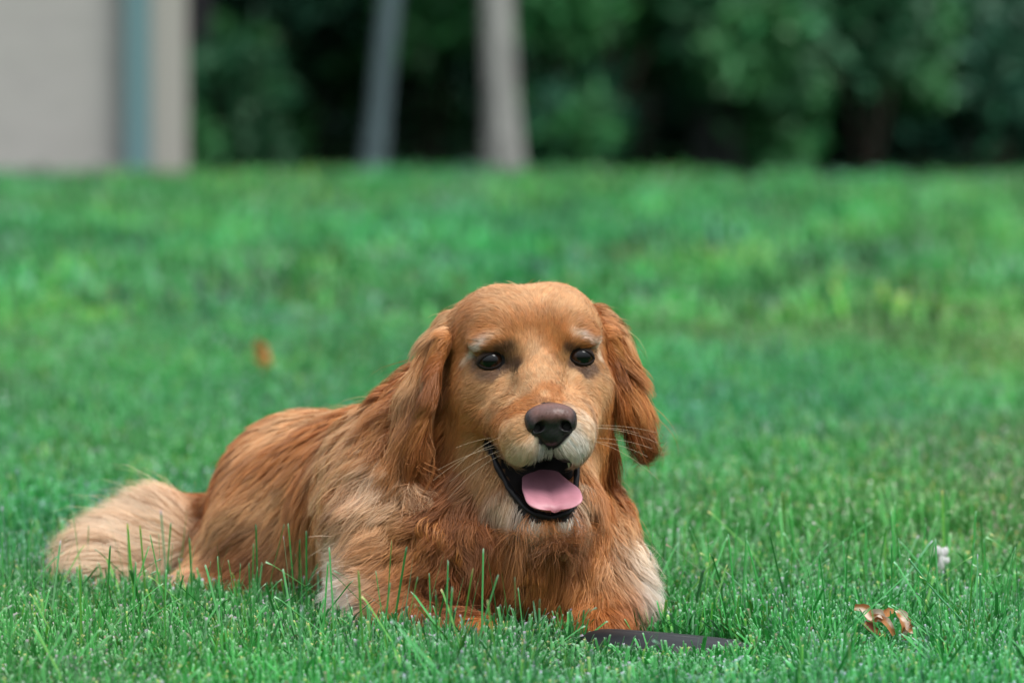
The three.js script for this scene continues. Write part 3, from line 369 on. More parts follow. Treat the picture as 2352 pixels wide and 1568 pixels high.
// eyes
const dark = phys({ color: lin(0.012, 0.009, 0.008), roughness: 0.6, specularIntensity: 0.45 });
for (const s of [-1, 1]) {
  const [r, u, f] = eyeAt(s), g = new THREE.SphereGeometry(0.0138, 40, 28), c = hp(r, u, f);
  const look = V(s * 0.12, 0.02, 1).normalize(), col = [], p = g.attributes.position, e = V(0, 0, 0);
  const gaze = V(0, 0, 0).addScaledVector(AX.r, look.x).addScaledVector(AX.u, look.y).addScaledVector(AX.f, look.z).normalize();
  for (let i = 0; i < p.count; i++) { e.fromBufferAttribute(p, i).normalize(); const a = Math.acos(clamp(e.dot(gaze), -1, 1)); const iris = a < 1.15, pupil = a < 0.55; col.push(...(pupil ? [0.002, 0.002, 0.002] : iris ? [0.032, 0.014, 0.007] : [0.016, 0.011, 0.009])); }
  g.setAttribute('color', new THREE.Float32BufferAttribute(col, 3)); g.translate(c.x, c.y, c.z);
  const eye = part('eye', g, phys({ vertexColors: true, roughness: 0.3, specularIntensity: 0.15, clearcoat: 0.75, clearcoatRoughness: 0.02 }), dog);
  // lids: a dark skin fold lying on the ball, open in an almond
  const tilt = s * -0.20, out = Math.atan2(s * 0.12, 1), NK = 44, pos = [], idx = [], lc = [], rim = [];
  const on = (X, Y, R) => { const xr = X * Math.cos(tilt) - Y * Math.sin(tilt), yr = X * Math.sin(tilt) + Y * Math.cos(tilt), q = Math.sqrt(Math.max(0.05, R * R - xr * xr - yr * yr)); return hp(r + xr + q * Math.sin(out) * 0.5, u + yr, f + q); };
  for (let k = 0; k < NK; k++) { const t = k / NK * 2 * Math.PI, c0 = Math.cos(t), X = 1.20 * c0, Y = (Math.sin(t) > 0 ? 0.68 : -0.64) * Math.pow(Math.abs(Math.sin(t)), 1.35);
    rim.push(on(X, Y, 1.41)); [[1, 1.40], [1.12, 1.46], [1.32, 1.44], [1.6, 1.36]].forEach(([m, R], q) => { const p = on(X * Math.min(m, 1.22), Y * m * (q > 1 ? 1.12 : 1), R); pos.push(p.x, p.y, p.z); lc.push(...[[0.012, 0.008, 0.007], [0.016, 0.010, 0.008], [0.05, 0.028, 0.016], [0.10, 0.05, 0.026]][q]); }); }
  for (let k = 0; k < NK; k++) for (let q = 0; q < 3; q++) { const a = k * 4 + q, b = ((k + 1) % NK) * 4 + q; idx.push(a, b, a + 1, b, b + 1, a + 1); }
  part('eyelid', mergeGeometries([geo(pos, idx, lc), (() => { const g = new THREE.TubeGeometry(new THREE.CatmullRomCurve3(rim, true), 60, 0.0006, 6, true); g.deleteAttribute('uv'); g.setAttribute('color', new THREE.Float32BufferAttribute(new Array(g.attributes.position.count).fill([0.012, 0.008, 0.007]).flat(), 3)); return g; })()]), phys({ vertexColors: true, roughness: 0.6, specularIntensity: 0.4, side: THREE.DoubleSide }), eye);
}

// nose leather
{
  const add = [[ellipsoid([0, -5.0, 8.2], [2.4, 1.25, 1.5]), 0.6], [ellipsoid([0, -6.4, 8.0], [1.5, 1.5, 1.35]), 0.6], ...both((s) => [ellipsoid([s * 1.5, -5.75, 8.25], [0.98, 1.15, 1.2]), 0.5])];
  const cut = [...both((s) => capsule([s * 0.85, -5.75, 10.0], [s * 1.45, -6.0, 8.9], 0.50, 0.42)), ...both((s) => capsule([s * 1.35, -6.25, 9.6], [s * 2.3, -6.6, 8.7], 0.26, 0.16)), capsule([0, -5.7, 9.75], [0, -8.2, 9.35], 0.10, 0.10)];
  const fn = (x, y, z) => { let d = 9; for (const [f, k] of add) d = smin(d, f(x, y, z), k); for (const c of cut) d = smax(d, -c(x, y, z), 0.16); return d; };
  const net = surfaceNet(fn, [-3.2, -8.6, 6.2], [3.2, -3.2, 10.6], 0.09), n = net.pos.length / 3, col = [], e = 0.05;
  const nor = new Float32Array(n * 3), pos = new Float32Array(n * 3);
  for (let i = 0; i < n; i++) {
    const x = net.pos[i * 3], y = net.pos[i * 3 + 1], z = net.pos[i * 3 + 2], g = V(fn(x + e, y, z) - fn(x - e, y, z), fn(x, y + e, z) - fn(x, y - e, z), fn(x, y, z + e) - fn(x, y, z - e)).normalize();
    const w = V(0, 0, 0).addScaledVector(AX.r, g.x).addScaledVector(AX.u, g.y).addScaledVector(AX.f, g.z); { const q = 7, a = 0.30; w.x += a * (vnoise(x * q, y * q, z * q) - 0.5); w.y += a * (vnoise(x * q + 40, y * q, z * q) - 0.5); w.z += a * (vnoise(x * q, y * q + 40, z * q) - 0.5); w.normalize(); } w.toArray(nor, i * 3); hp(x, y, z).toArray(pos, i * 3);
    const pink = smooth(-5.8, -4.6, y) * (1 - smooth(1.6, 2.5, Math.abs(x))) * (0.75 + 0.5 * vnoise(x * 2, y * 2, z * 2)), sp = 0.8 + 0.4 * vnoise(x * 9, y * 9, z * 9);
    col.push(mix(0.010, 0.115, pink) * sp, mix(0.008, 0.050, pink) * sp, mix(0.009, 0.039, pink) * sp);
  }
  part('nose', geo(pos, net.index, new Float32Array(col), nor), phys({ vertexColors: true, roughness: 0.46, clearcoat: 0.12, clearcoatRoughness: 0.3 }), dog);
}
// tongue, lips, tooth
{
  const line = new THREE.CatmullRomCurve3([V(0, -10.3, -3.0), V(0.1, -11.4, 0.6), V(0.15, -12.25, 3.6), V(0.2, -12.9, 5.9), V(0.25, -13.6, 7.0), V(0.25, -14.2, 7.35)]);
  const NL = 30, NR = 28, pos = [], index = [], col = [];
  for (let i = 0; i <= NL; i++) {
    const t = i / NL, c = line.getPoint(t), tan = line.getTangent(t), up = V(0, tan.z, -tan.y).normalize(), half = mix(1.7, 2.75, smooth(0, 0.6, t)) * (t > 0.72 ? Math.sqrt(Math.max(0.0, 1 - ((t - 0.72) / 0.285) ** 2)) : 1), th = 0.42 * (t > 0.85 ? Math.sqrt(Math.max(0.02, 1 - ((t - 0.85) / 0.155) ** 2)) : 1);
    for (let j = 0; j < NR; j++) {
      const a = j / NR * 2 * Math.PI, x = Math.cos(a) * half, top = Math.sin(a), e = Math.abs(Math.cos(a)), rise = 0.5 * e * e * smooth(0.1, 0.6, t) - (top > 0 ? 0.30 * smooth(0.2, 0.6, t) * Math.exp(-(x * x) / 0.14) : 0) + 0.06 * (vnoise(x * 1.4, t * 7, 3) - 0.5);
      const q = hp(c.x + x, c.y + up.y * (top * th + rise), c.z + up.z * (top * th + rise)); pos.push(q.x, q.y, q.z);
      const tip = smooth(0.45, 0.9, t), sp = 0.84 + 0.22 * vnoise(x * 3.5, t * 9, 4) + 0.12 * vnoise(x * 14, t * 60, top * 2); col.push(mix(0.40, 0.53, tip) * sp, mix(0.18, 0.215, tip) * sp, mix(0.23, 0.26, tip) * sp);
    }
  }
  for (let i = 0; i < NL; i++) for (let j = 0; j < NR; j++) { const a = i * NR + j, b = i * NR + (j + 1) % NR; index.push(a, b, a + NR, b, b + NR, a + NR); }
  part('tongue', geo(pos, index, col), phys({ vertexColors: true, roughness: 0.5, clearcoat: 0.15, clearcoatRoughness: 0.35 }), dog);
  { const c = new THREE.CatmullRomCurve3(LIP.map((p) => hp(...p))), g = new THREE.TubeGeometry(c, 110, 0.0027, 12), p = g.attributes.position, q = V(0, 0, 0), o = V(0, 0, 0);
    for (let i = 0; i < p.count; i++) { const t = Math.floor(i / 13) / 110; c.getPointAt(t, o); q.fromBufferAttribute(p, i).sub(o); const k = (0.75 + 0.6 * vnoise(t * 30, (i % 13) * 0.5, 2)) * (0.8 + 0.3 * Math.sin(t * Math.PI)); q.multiplyScalar(k).add(o); p.setXYZ(i, q.x, q.y, q.z); }
    g.computeVertexNormals(); part('lip', g, phys({ color: lin(0.008, 0.007, 0.008), roughness: 0.5, specularIntensity: 0.4 }), dog); }
  const tooth = new THREE.LatheGeometry([[0.0001, 0.012], [0.0012, 0.009], [0.0021, 0.004], [0.0024, 0]].map(([x, y]) => new THREE.Vector2(x, y)), 12);
  tooth.rotateX(Math.PI); tooth.scale(0.7, 0.6, 0.7); const q = hp(1.95, -9.5, 6.0); tooth.translate(q.x, q.y, q.z); part('tooth', tooth, phys({ color: lin(0.62, 0.55, 0.40), roughness: 0.3 }), dog);
}
// whiskers
for (const s of [-1, 1]) for (let k = 0; k < 6; k++) {
  const r = 3.0 + 0.5 * rnd(), u = -6.0 - 2.6 * rnd(), f = rr(3.6, 6.6), L = rr(5, 8.5), drop = rr(0.5, 4.5), a = hp(s * r, u, f), b = hp(s * (r + L * 0.45), u + 0.5 - drop * 0.2, f + 0.6), c = hp(s * (r + L * 0.95), u - drop, f - 0.8);
  const g = new THREE.TubeGeometry(new THREE.QuadraticBezierCurve3(a, b, c), 14, 0.00010, 4), p = g.attributes.position;
  part('whisker', g, std({ color: lin(0.62, 0.48, 0.32), roughness: 0.5 }), dog); p.needsUpdate = true;
}

// ------------------------------------------------------------------ the lawn
const LAWN_END = -17.9;                                     // where the mown grass stops at the wood
const swell = (x, z) => 0.012 * Math.sin(x * 1.7 + z * 0.6) * smooth(-0.8, -2.5, z) + 0.02 * (vnoise(x * 0.6, 3, z * 0.6) - 0.5) * smooth(-0.8, -3, z);
{
  const sheet = (x0, x1, z0, z1, nx, nz, y) => { const g = new THREE.PlaneGeometry(x1 - x0, z1 - z0, nx, nz); g.rotateX(-Math.PI / 2); g.translate((x0 + x1) / 2, 0, (z0 + z1) / 2); const p = g.attributes.position, uv = g.attributes.uv; for (let i = 0; i < p.count; i++) { p.setY(i, y(p.getX(i), p.getZ(i))); uv.setXY(i, p.getX(i), p.getZ(i)); } g.computeVertexNormals(); return g; };
  const tile = (u, v, s, k) => { const x = u * s, y = v * s, m = (a, b) => hash3(((a % s) + s) % s, ((b % s) + s) % s, k), i = Math.floor(x), j = Math.floor(y), fx = x - i, fy = y - j, sx = fx * fx * (3 - 2 * fx), sy = fy * fy * (3 - 2 * fy); return mix(mix(m(i, j), m(i + 1, j), sx), mix(m(i, j + 1), m(i + 1, j + 1), sx), sy); };
  const soil = noiseTexture(256, (u, v) => { const n = 0.5 * tile(u, v, 8, 1) + 0.3 * tile(u, v, 32, 2) + 0.2 * tile(u, v, 96, 3); return [0.10 + 0.16 * n, 0.20 + 0.16 * n, 0.11 + 0.08 * n]; }, true);
  const floor = noiseTexture(256, (u, v) => { const n = 0.5 * tile(u, v, 8, 4) + 0.3 * tile(u, v, 40, 5) + 0.2 * tile(u, v, 100, 6); return [0.04 + 0.06 * n, 0.08 + 0.10 * n, 0.06 + 0.05 * n]; }, true);
  const ground = part('ground', sheet(-150, 150, -250, 60, 4, 4, () => -0.03), phys({ map: floor, roughness: 1, specularIntensity: 0 }), scene); tag(ground, null, null, null, 'structure');
  const lawn = part('lawn', sheet(-14, 14, LAWN_END, 12, 112, 125, (x, z) => swell(x, z)), phys({ map: soil, roughness: 1, specularIntensity: 0 }), scene); tag(lawn, null, null, null, 'structure');
}
// one mown blade: folded along its middle, cut across at the top with a pale frayed end
function blade(h, w, bend, lean, o, cut = true) {
  const N = 4, cut0 = 0.955, ts = cut ? [0, 0.3, 0.6, cut0, 1] : [0, 0.3, 0.6, 0.85, 1];
  const ax = Math.cos(lean), az = Math.sin(lean), sx = -az, sz = ax, base = o.p.length / 3;
  ts.forEach((t, k) => {
    const out = bend * h * t * t + 0.06 * h * t, y = h * (t - 0.25 * bend * t * t), hw = w / 2 * (cut ? mix(0.75, 1, Math.min(1, t * 2)) * mix(1, 0.8, t) : Math.max(0.05, 1 - Math.pow(t, 1.6))), fold = hw * 0.45;
    const cx = o.x + ax * out, cz = o.z + az * out, rag = cut && k === N ? 0.02 * h : 0;
    const pale = cut && k === N ? o.tip : [1, 1, 1], c = k === 0 ? [1.15, 1.0, 0.85] : pale;
    o.p.push(cx - sx * hw, y + rag * (rnd() - 0.5), cz - sz * hw, cx - ax * fold, y + rag * (rnd() - 0.5), cz - az * fold, cx + sx * hw, y + rag * (rnd() - 0.5), cz + sz * hw); for (let q = 0; q < 3; q++) o.c.push(...c);
    if (k) { const a = base + (k - 1) * 3; for (let q = 0; q < 2; q++) o.i.push(a + q, a + q + 1, a + q + 3, a + q + 1, a + q + 4, a + q + 3); }
  });
}
const grassMaterial = phys({ vertexColors: true, roughness: 0.5, specularIntensity: 0.6, transmission: 0.35, thickness: 0, side: THREE.DoubleSide });
const TIP = [5.2, 1.6, 4.4];
function clump(n, spread, h0, h1, w, wild = 0.1) { const o = { p: [], i: [], c: [], x: 0, z: 0, tip: TIP }; for (let k = 0; k < n; k++) { o.x = n > 1 ? gauss() * spread : 0; o.z = n > 1 ? gauss() * spread : 0; blade(rr(h0, h1), w * rr(0.7, 1.3), rnd() < wild ? rr(0.3, 0.9) : rr(0, 0.3), rnd() * 6.28, o, rnd() < 0.85); } return geo(o.p, o.i, o.c); }
function grassColour(x, z) {
  const a = vnoise(x * 2.1 + 40, 1, z * 0.9), b = vnoise(x * 5 + 9, 7, z * 2.2), k = rnd();
  let r = 0.054, g = 0.38, bl = 0.088; r *= mix(0.8, 1.45, a); bl *= mix(1.15, 0.85, a); g *= mix(0.85, 1.12, b);
  const warmSide = smooth(0.1, 1.4, x / Math.max(1, (5.5 - z) * 0.12)) * vnoise(x * 1.3, 2, z * 0.7); r *= 1 + 1.1 * warmSide; bl *= 1 - 0.25 * warmSide; const far = smooth(-1.5, -6, z), v = mix(rr(0.7, 1.25), rr(0.35, 1.6) * mix(0.75, 1.25, vnoise(x * 4, 5, z * 1.5)), far); if (k < 0.10) { r *= 1.9; g *= 1.06; bl *= 0.7; } else if (k < 0.22) { r *= 2.0; bl *= 2.0; g *= 0.97; } else if (k < 0.235) { r = 0.11; g = 0.24; bl = 0.07; }
  return [clamp(r * v, 0, 0.9), clamp(g * v, 0, 0.9), clamp(bl * v, 0, 0.9)];
}
const grass = thing('grass', 'mown green lawn grass reaching from the dog to the wood', 'grass', null); grass.userData.kind = 'stuff';
function sow(variants, places) {
  const per = variants.map(() => []); places.forEach((p, i) => per[(i * 7 + (i >> 3)) % variants.length].push(p));
  const m = new THREE.Matrix4(), q = new THREE.Quaternion(), e = new THREE.Euler(), c = new THREE.Color();
  variants.forEach((g, k) => {
    const list = per[k]; if (!list.length) return; const im = new THREE.InstancedMesh(g, grassMaterial, list.length); im.name = 'blade'; im.userData.kind = 'stuff'; im.castShadow = im.receiveShadow = true;
    list.forEach(([x, y, z, s, tilt, turn], n) => { e.set(tilt * Math.cos(turn * 3), turn, tilt * Math.sin(turn * 3)); im.setMatrixAt(n, m.compose(V(x, y, z), q.setFromEuler(e), V(s, s, s))); const [r, gg, b] = grassColour(x, z); im.setColorAt(n, c.setRGB(r, gg, b)); });
    grass.add(im);
  });
}
const DISC = V(0.149, 0.034, 0.0), DISC_R = 0.090;
const taken = (x, z) => dist(x, 0.02, z) < 0.002 && x > -0.49 && x < 0.21 && z > -0.72 && z < 0.02 || (x - DISC.x) ** 2 + (z - DISC.z) ** 2 < (DISC_R + 0.002) ** 2;
{
  const near = []; for (let k = 0; k < 12; k++) near.push(clump(1, 0, 0.046, 0.072, 0.0027, 0.4));
  const tall = []; for (let k = 0; k < 6; k++) tall.push(clump(1, 0, 0.085, 0.130, 0.0027, 0.5));
  const low = []; for (let k = 0; k < 6; k++) low.push(clump(5, 0.010, 0.025, 0.050, 0.0025, 0.5));
  let a = [], t = [], l = [];
  for (let k = 0; k < 203000; k++) { const z = rr(-1.0, 0.62), x = rr(-1, 1) * 1.15; if (taken(x, z)) continue; if (rnd() > 0.55 + 0.45 * vnoise(x * 25, 0, z * 25)) continue; const open = x > 0.02 && x < 0.26 && z > 0.03 && z < 0.5 || Math.abs(x - 0.352) < 0.04 && z > 0.0 && z < 0.3; if (open && rnd() < 0.3) continue; a.push([x, -0.002, z, rr(0.8, 1.12) * (open ? 0.7 : 1), gauss() * 0.34, rnd() * 6.28]); if (!open && rnd() < 0.016) t.push([x, -0.002, z, rr(0.8, 1.1), gauss() * 0.35, rnd() * 6.28]); }
  for (let k = 0; k < 39000; k++) { const z = rr(-1.0, 0.62), x = rr(-1, 1) * 1.15; if (!taken(x, z)) l.push([x, -0.002, z, rr(0.8, 1.2), gauss() * 0.3, rnd() * 6.28]); }
  sow(near, a); sow(tall, t); sow(low, l);
  const mid = []; for (let k = 0; k < 8; k++) mid.push(clump(11, 0.024, 0.042, 0.078, 0.0034, 0.3));
  a = []; for (let k = 0; k < 34000; k++) { const z = rr(-5.5, -0.97), x = rr(-1, 1) * (0.095 * (5.5 - z) + 0.55); a.push([x, swell(x, z) - 0.002, z, rr(0.8, 1.2), gauss() * 0.2, rnd() * 6.28]); }
  sow(mid, a);
  const far = []; for (let k = 0; k < 8; k++) far.push(clump(15, 0.045, 0.028, 0.058, 0.0064, 0.3));
  a = []; for (let k = 0; k < 70000; k++) { const z = rr(LAWN_END, -5.4), x = rr(-1, 1) * (0.095 * (5.5 - z) + 0.8); a.push([x, swell(x, z) - 0.002, z, rnd() < 0.05 ? rr(1.4, 2.1) : rr(0.75, 1.2), gauss() * 0.15, rnd() * 6.28]); }
  for (let k = 0; k < 2500; k++) { const z = LAWN_END + rr(-0.1, 0.5), x = rr(-3.2, 3.2); a.push([x, swell(x, z) - 0.002, z, rnd() < 0.14 ? rr(1.0, 1.9) : rr(0.5, 0.85), gauss() * 0.15, rnd() * 6.28]); }
  sow(far, a);
}
// three stalks standing above the mown grass on the right
for (const [pts, w, label] of [[[[2285, 1520, 5.50], [2215, 1430, 5.52], [2150, 1360, 5.56], [2093, 1288, 5.60]], 0.0021, 'long thin green blade leaning left above the lawn at the right'], [[[2243, 1560, 5.46], [2249, 1480, 5.46], [2256, 1400, 5.47], [2256, 1322, 5.47]], 0.0019, 'upright dark green stalk standing above the lawn at the right edge'], [[[2240, 1560, 5.48], [2275, 1500, 5.48], [2310, 1450, 5.48], [2340, 1405, 5.48]], 0.0016, 'thin dark stalk leaning right at the far right edge']]) {
  const t = thing('grass_stalk', label, 'grass stalk'), curve = new THREE.CatmullRomCurve3(pts.map((p) => at(...p))), g = new THREE.TubeGeometry(curve, 24, w / 2, 6), p = g.attributes.position;
  part('stem', g, phys({ color: lin(0.035, 0.22, 0.07), roughness: 0.5 }), t); const tip = new THREE.SphereGeometry(w * 0.6, 8, 6), e = curve.getPoint(1); tip.translate(e.x, e.y, e.z); part('tip', tip, std({ color: lin(0.6, 0.6, 0.5) }), t);
}

// ------------------------------------------------------------------ small things on the lawn
{ // flying disc: domed plate with a rolled rim, seen from its edge
  const t = thing('flying_disc', 'black rubber flying disc lying in the grass beside the front paw', 'flying disc');
  const prof = [[0.0001, 0.006], [0.045, 0.0055], [0.066, 0.004], [0.078, 0.000], [0.085, -0.006], [0.0895, -0.015], [0.090, -0.022], [0.088, -0.026], [0.0855, -0.024], [0.0855, -0.016], [0.081, -0.008], [0.074, -0.004], [0.045, 0.0015], [0.0001, 0.002]].reverse().map(([x, y]) => new THREE.Vector2(x, y));
  part('plate', new THREE.LatheGeometry(prof, 72), phys({ color: lin(0.007, 0.009, 0.012), roughness: 0.5, specularIntensity: 0.7 }), t);
  for (const r of [0.052, 0.060]) { const g = new THREE.TorusGeometry(r, 0.0007, 6, 64); g.rotateX(Math.PI / 2); g.translate(0, 0.0052 - (r - 0.045) * 0.07, 0); part('ridge', g, std({ color: lin(0.016, 0.019, 0.024), roughness: 0.45 }), t); }
  t.position.copy(DISC); t.rotation.set(-0.085, 0, -0.085);
}
function curledLeaf(name, label, centre, size, turn, curl, colour, pale) {
  const t = thing(name, label, 'leaf'), lobes = [[0, 0.02], [0.10, 0.10], [0.30, 0.06], [0.20, 0.22], [0.42, 0.34], [0.22, 0.40], [0.36, 0.62], [0.16, 0.62], [0.20, 0.86], [0.06, 0.82], [0, 1.0]];
  const width = (v) => { for (let k = 1; k < lobes.length; k++) if (v <= lobes[k][1] || k === lobes.length - 1) { const [w0, v0] = lobes[k - 1], [w1, v1] = lobes[k]; return mix(w0, w1, clamp((v - v0) / Math.max(0.01, v1 - v0), 0, 1)); } return 0; };
  const NV = 34, NU = 12, pos = [], col = [], index = [];
  for (let i = 0; i <= NV; i++) for (let j = 0; j <= NU; j++) {
    const v = i / NV, u = (j / NU - 0.5) * 2, w = Math.max(0.012, width(v)), x = u * w, roll = curl * x * 2.6, bend = curl * (v - 0.4) * 1.2;
    const X = Math.sin(roll) / (curl * 2.6), Y = (1 - Math.cos(roll)) / (curl * 2.6) + (1 - Math.cos(bend)) * 0.5 + 0.05 * (vnoise(x * 9, v * 7, 2) - 0.5), Z = -Math.sin(bend) / (curl * 1.2) + 0.0;
    pos.push(X * size, Y * size, Z * size); const m = smooth(0.35, 0.75, vnoise(x * 6 + 3, v * 6, 5)), vein = Math.abs(u) < 0.12 ? 0.7 : 1; col.push(...[0, 1, 2].map((c) => mix(colour[c], pale[c], m) * vein));
  }
  for (let i = 0; i < NV; i++) for (let j = 0; j < NU; j++) { const a = i * (NU + 1) + j; index.push(a, a + 1, a + NU + 1, a + 1, a + NU + 2, a + NU + 1); }
  part('leaf_blade', geo(pos, index, col), phys({ vertexColors: true, roughness: 0.75, transmission: 0.15, side: THREE.DoubleSide }), t);
  const stalk = new THREE.TubeGeometry(new THREE.CatmullRomCurve3([V(0, 0.08 * size, 0.36 * size), V(0.02 * size, 0.02 * size, 0.58 * size), V(0.06 * size, -0.05 * size, 0.85 * size)]), 10, 0.018 * size, 6); part('leaf_stalk', stalk, std({ color: lin(colour[0] * 0.8, colour[1] * 0.8, colour[2] * 0.8), roughness: 0.8 }), t);
  t.position.copy(centre); t.rotation.set(...turn); return t;
}
{ // a dead leaf whose lobes have rolled up
  const t = thing('dry_leaf', 'curled brown dead leaf lying on the grass right of the black disc', 'leaf'), pos = [], col = [], idx = [];
  const lobe = (pts, w0, roll, base, pale, k) => { const w = w0 * 1.35;
    const c = new THREE.CatmullRomCurve3(pts.map((p) => at(p[0], p[1] - 12, p[2]))), NV = 22, NU = 8, b0 = pos.length / 3, side = V(0.25, 0.5, 0.83).normalize();
    for (let i = 0; i <= NV; i++) { const v = i / NV, o = c.getPoint(v), d = c.getTangent(v), a = V(0, 0, 0).crossVectors(d, side).normalize(), n = V(0, 0, 0).crossVectors(a, d).normalize(), ww = w * (0.25 + 0.75 * Math.sin(Math.PI * Math.min(1, 0.12 + v * 0.85))) * (0.8 + 0.4 * vnoise(v * 8, k, 1));
      for (let j = 0; j <= NU; j++) { const u = j / NU * 2 - 1, th = u * roll, q = o.clone().addScaledVector(a, Math.sin(th) * ww / roll * 1.2).addScaledVector(n, (1 - Math.cos(th)) * ww / roll * 1.2 + 0.0006 * (vnoise(u * 3, v * 9, k) - 0.5)); pos.push(q.x, q.y, q.z); const m = smooth(0.4, 0.65, vnoise(u * 2 + k * 3, v * 5, 7)); for (let e = 0; e < 3; e++) col.push(mix(base[e], pale[e], m)); } }
    for (let i = 0; i < NV; i++) for (let j = 0; j < NU; j++) { const a = b0 + i * (NU + 1) + j; idx.push(a, a + 1, a + NU + 1, a + 1, a + NU + 2, a + NU + 1); }
  };
  const br = [0.38, 0.17, 0.065], pl = [0.66, 0.54, 0.45], dk = [0.15, 0.045, 0.025];
  lobe([[1966, 1413, 5.5], [1984, 1416, 5.5], [2001, 1436, 5.49], [2023, 1440, 5.49], [2043, 1453, 5.48], [2056, 1476, 5.48]], 0.0050, 1.5, br, pl, 1);
  lobe([[2008, 1434, 5.495], [2021, 1428, 5.49], [2034, 1436, 5.49]], 0.0042, 1.6, pl, pl, 2);
  lobe([[2032, 1432, 5.5], [2043, 1423, 5.505], [2056, 1415, 5.51]], 0.0030, 1.2, br, br, 3);
  lobe([[2063, 1418, 5.49], [2074, 1434, 5.485], [2081, 1450, 5.48], [2079, 1480, 5.48]], 0.0052, 1.5, br, pl, 4);
  lobe([[2083, 1452, 5.48], [2091, 1462, 5.48], [2103, 1470, 5.48]], 0.0040, 1.5, br, pl, 5);
  lobe([[1986, 1446, 5.48], [2002, 1460, 5.475], [2019, 1470, 5.475], [2040, 1478, 5.475]], 0.0042, 1.6, dk, br, 6);
  part('leaf_blade', geo(pos, idx, col), phys({ vertexColors: true, roughness: 0.9, specularIntensity: 0.4, transmission: 0.15, side: THREE.DoubleSide }), t);
  part('leaf_stalk', new THREE.TubeGeometry(new THREE.CatmullRomCurve3([at(2079, 1474, 5.48), at(2103, 1468, 5.48), at(2131, 1479, 5.48)]), 12, 0.0008, 6), std({ color: lin(0.30, 0.17, 0.07), roughness: 0.8 }), t);
}
curledLeaf('dry_leaf', 'small blurred orange leaf in the lawn left of the dog and behind it', at(618, 826, 9.6), 0.085, [1.0, 0.3, 1.2], 1.3, [0.62, 0.22, 0.05], [0.66, 0.32, 0.09]);
{ // a white petal-like scrap on a blade
  const t = thing('white_flower', 'small white blurred flower on a stem in the lawn at the right', 'flower'), c = at(2165, 1282, 6.05), g = [];
  for (const [x, y, w, h, a] of [[-0.002, 0.006, 0.0042, 0.0062, 0.5], [0.004, 0.005, 0.0040, 0.0058, -0.5], [0.005, -0.004, 0.0038, 0.0046, -0.9], [0.001, -0.005, 0.0036, 0.0080, 0.1], [-0.001, -0.012, 0.0026, 0.0070, 0.2]]) { const s = new THREE.SphereGeometry(1, 12, 8); s.scale(w, h, 0.002); s.rotateZ(a); s.translate(x, y, rr(-0.002, 0.002)); g.push(s); }
  part('petals', mergeGeometries(g), phys({ color: lin(0.62, 0.61, 0.62), roughness: 0.8 }), t); part('stem', new THREE.TubeGeometry(new THREE.CatmullRomCurve3([V(0.001, 0, 0), V(-0.001, -0.02, 0), V(-0.004, -0.055, 0)]), 8, 0.0014, 6), std({ color: lin(0.45, 0.55, 0.42) }), t); t.position.copy(c);
}

// ------------------------------------------------------------------ house corner at the left
{
  const t = thing('house', 'pale grey house wall with a blue-green downpipe at the left edge', 'house'), z = EYE_Z - 24.3, right = (430 - 1176) * 24.3 / F, x0 = -9; t.position.set(right, 0, z); t.rotation.y = 0.085;
  const box = (w, h, d, x, y, zz) => { const g = new THREE.BoxGeometry(w, h, d); g.translate(x, y, zz); return g; };
  const plaster = noiseTexture(128, (u, v) => { const n = hash3(Math.floor(u * 128), Math.floor(v * 128), 9) * 0.06 + 0.94; return [0.69 * n, 0.685 * n, 0.67 * n]; }, true);
  part('wall', box(9, 3.4, 6, -4.5, 1.72, -3), std({ map: plaster, roughness: 0.9 }), t);
  const trim = std({ color: lin(0.38, 0.37, 0.335), roughness: 0.8 }); part('corner_board', box(0.15, 3.36, 0.03, -0.076, 1.72, 0.016), trim, t);
  const pipe = std({ color: lin(0.13, 0.25, 0.27), roughness: 0.5 }); const px = (316 - 430) * 24.3 / F; const dp = part('downpipe', box(0.10, 3.0, 0.07, px, 1.55, 0.06), pipe, t); part('bracket', box(0.13, 0.03, 0.085, px, 0.95, 0.056), pipe, dp);
  const roof = new THREE.BufferGeometry(); const yb = 3.42, yt = 5.4, X0 = x0 - 0.4, X1 = 0.4, Z0 = 0.5, Z1 = -6.5, zm = -3;
  const rp = [X0, yb, Z0, X1, yb, Z0, X1, yt, zm, X0, yt, zm, X0, yb, Z1, X1, yb, Z1]; part('roof', geo(rp, [0, 1, 2, 0, 2, 3, 3, 2, 5, 3, 5, 4, 1, 5, 2, 0, 3, 4, 0, 4, 5, 0, 5, 1]), std({ color: lin(0.10, 0.10, 0.11), roughness: 0.9, side: THREE.DoubleSide, flatShading: true }), t);
}

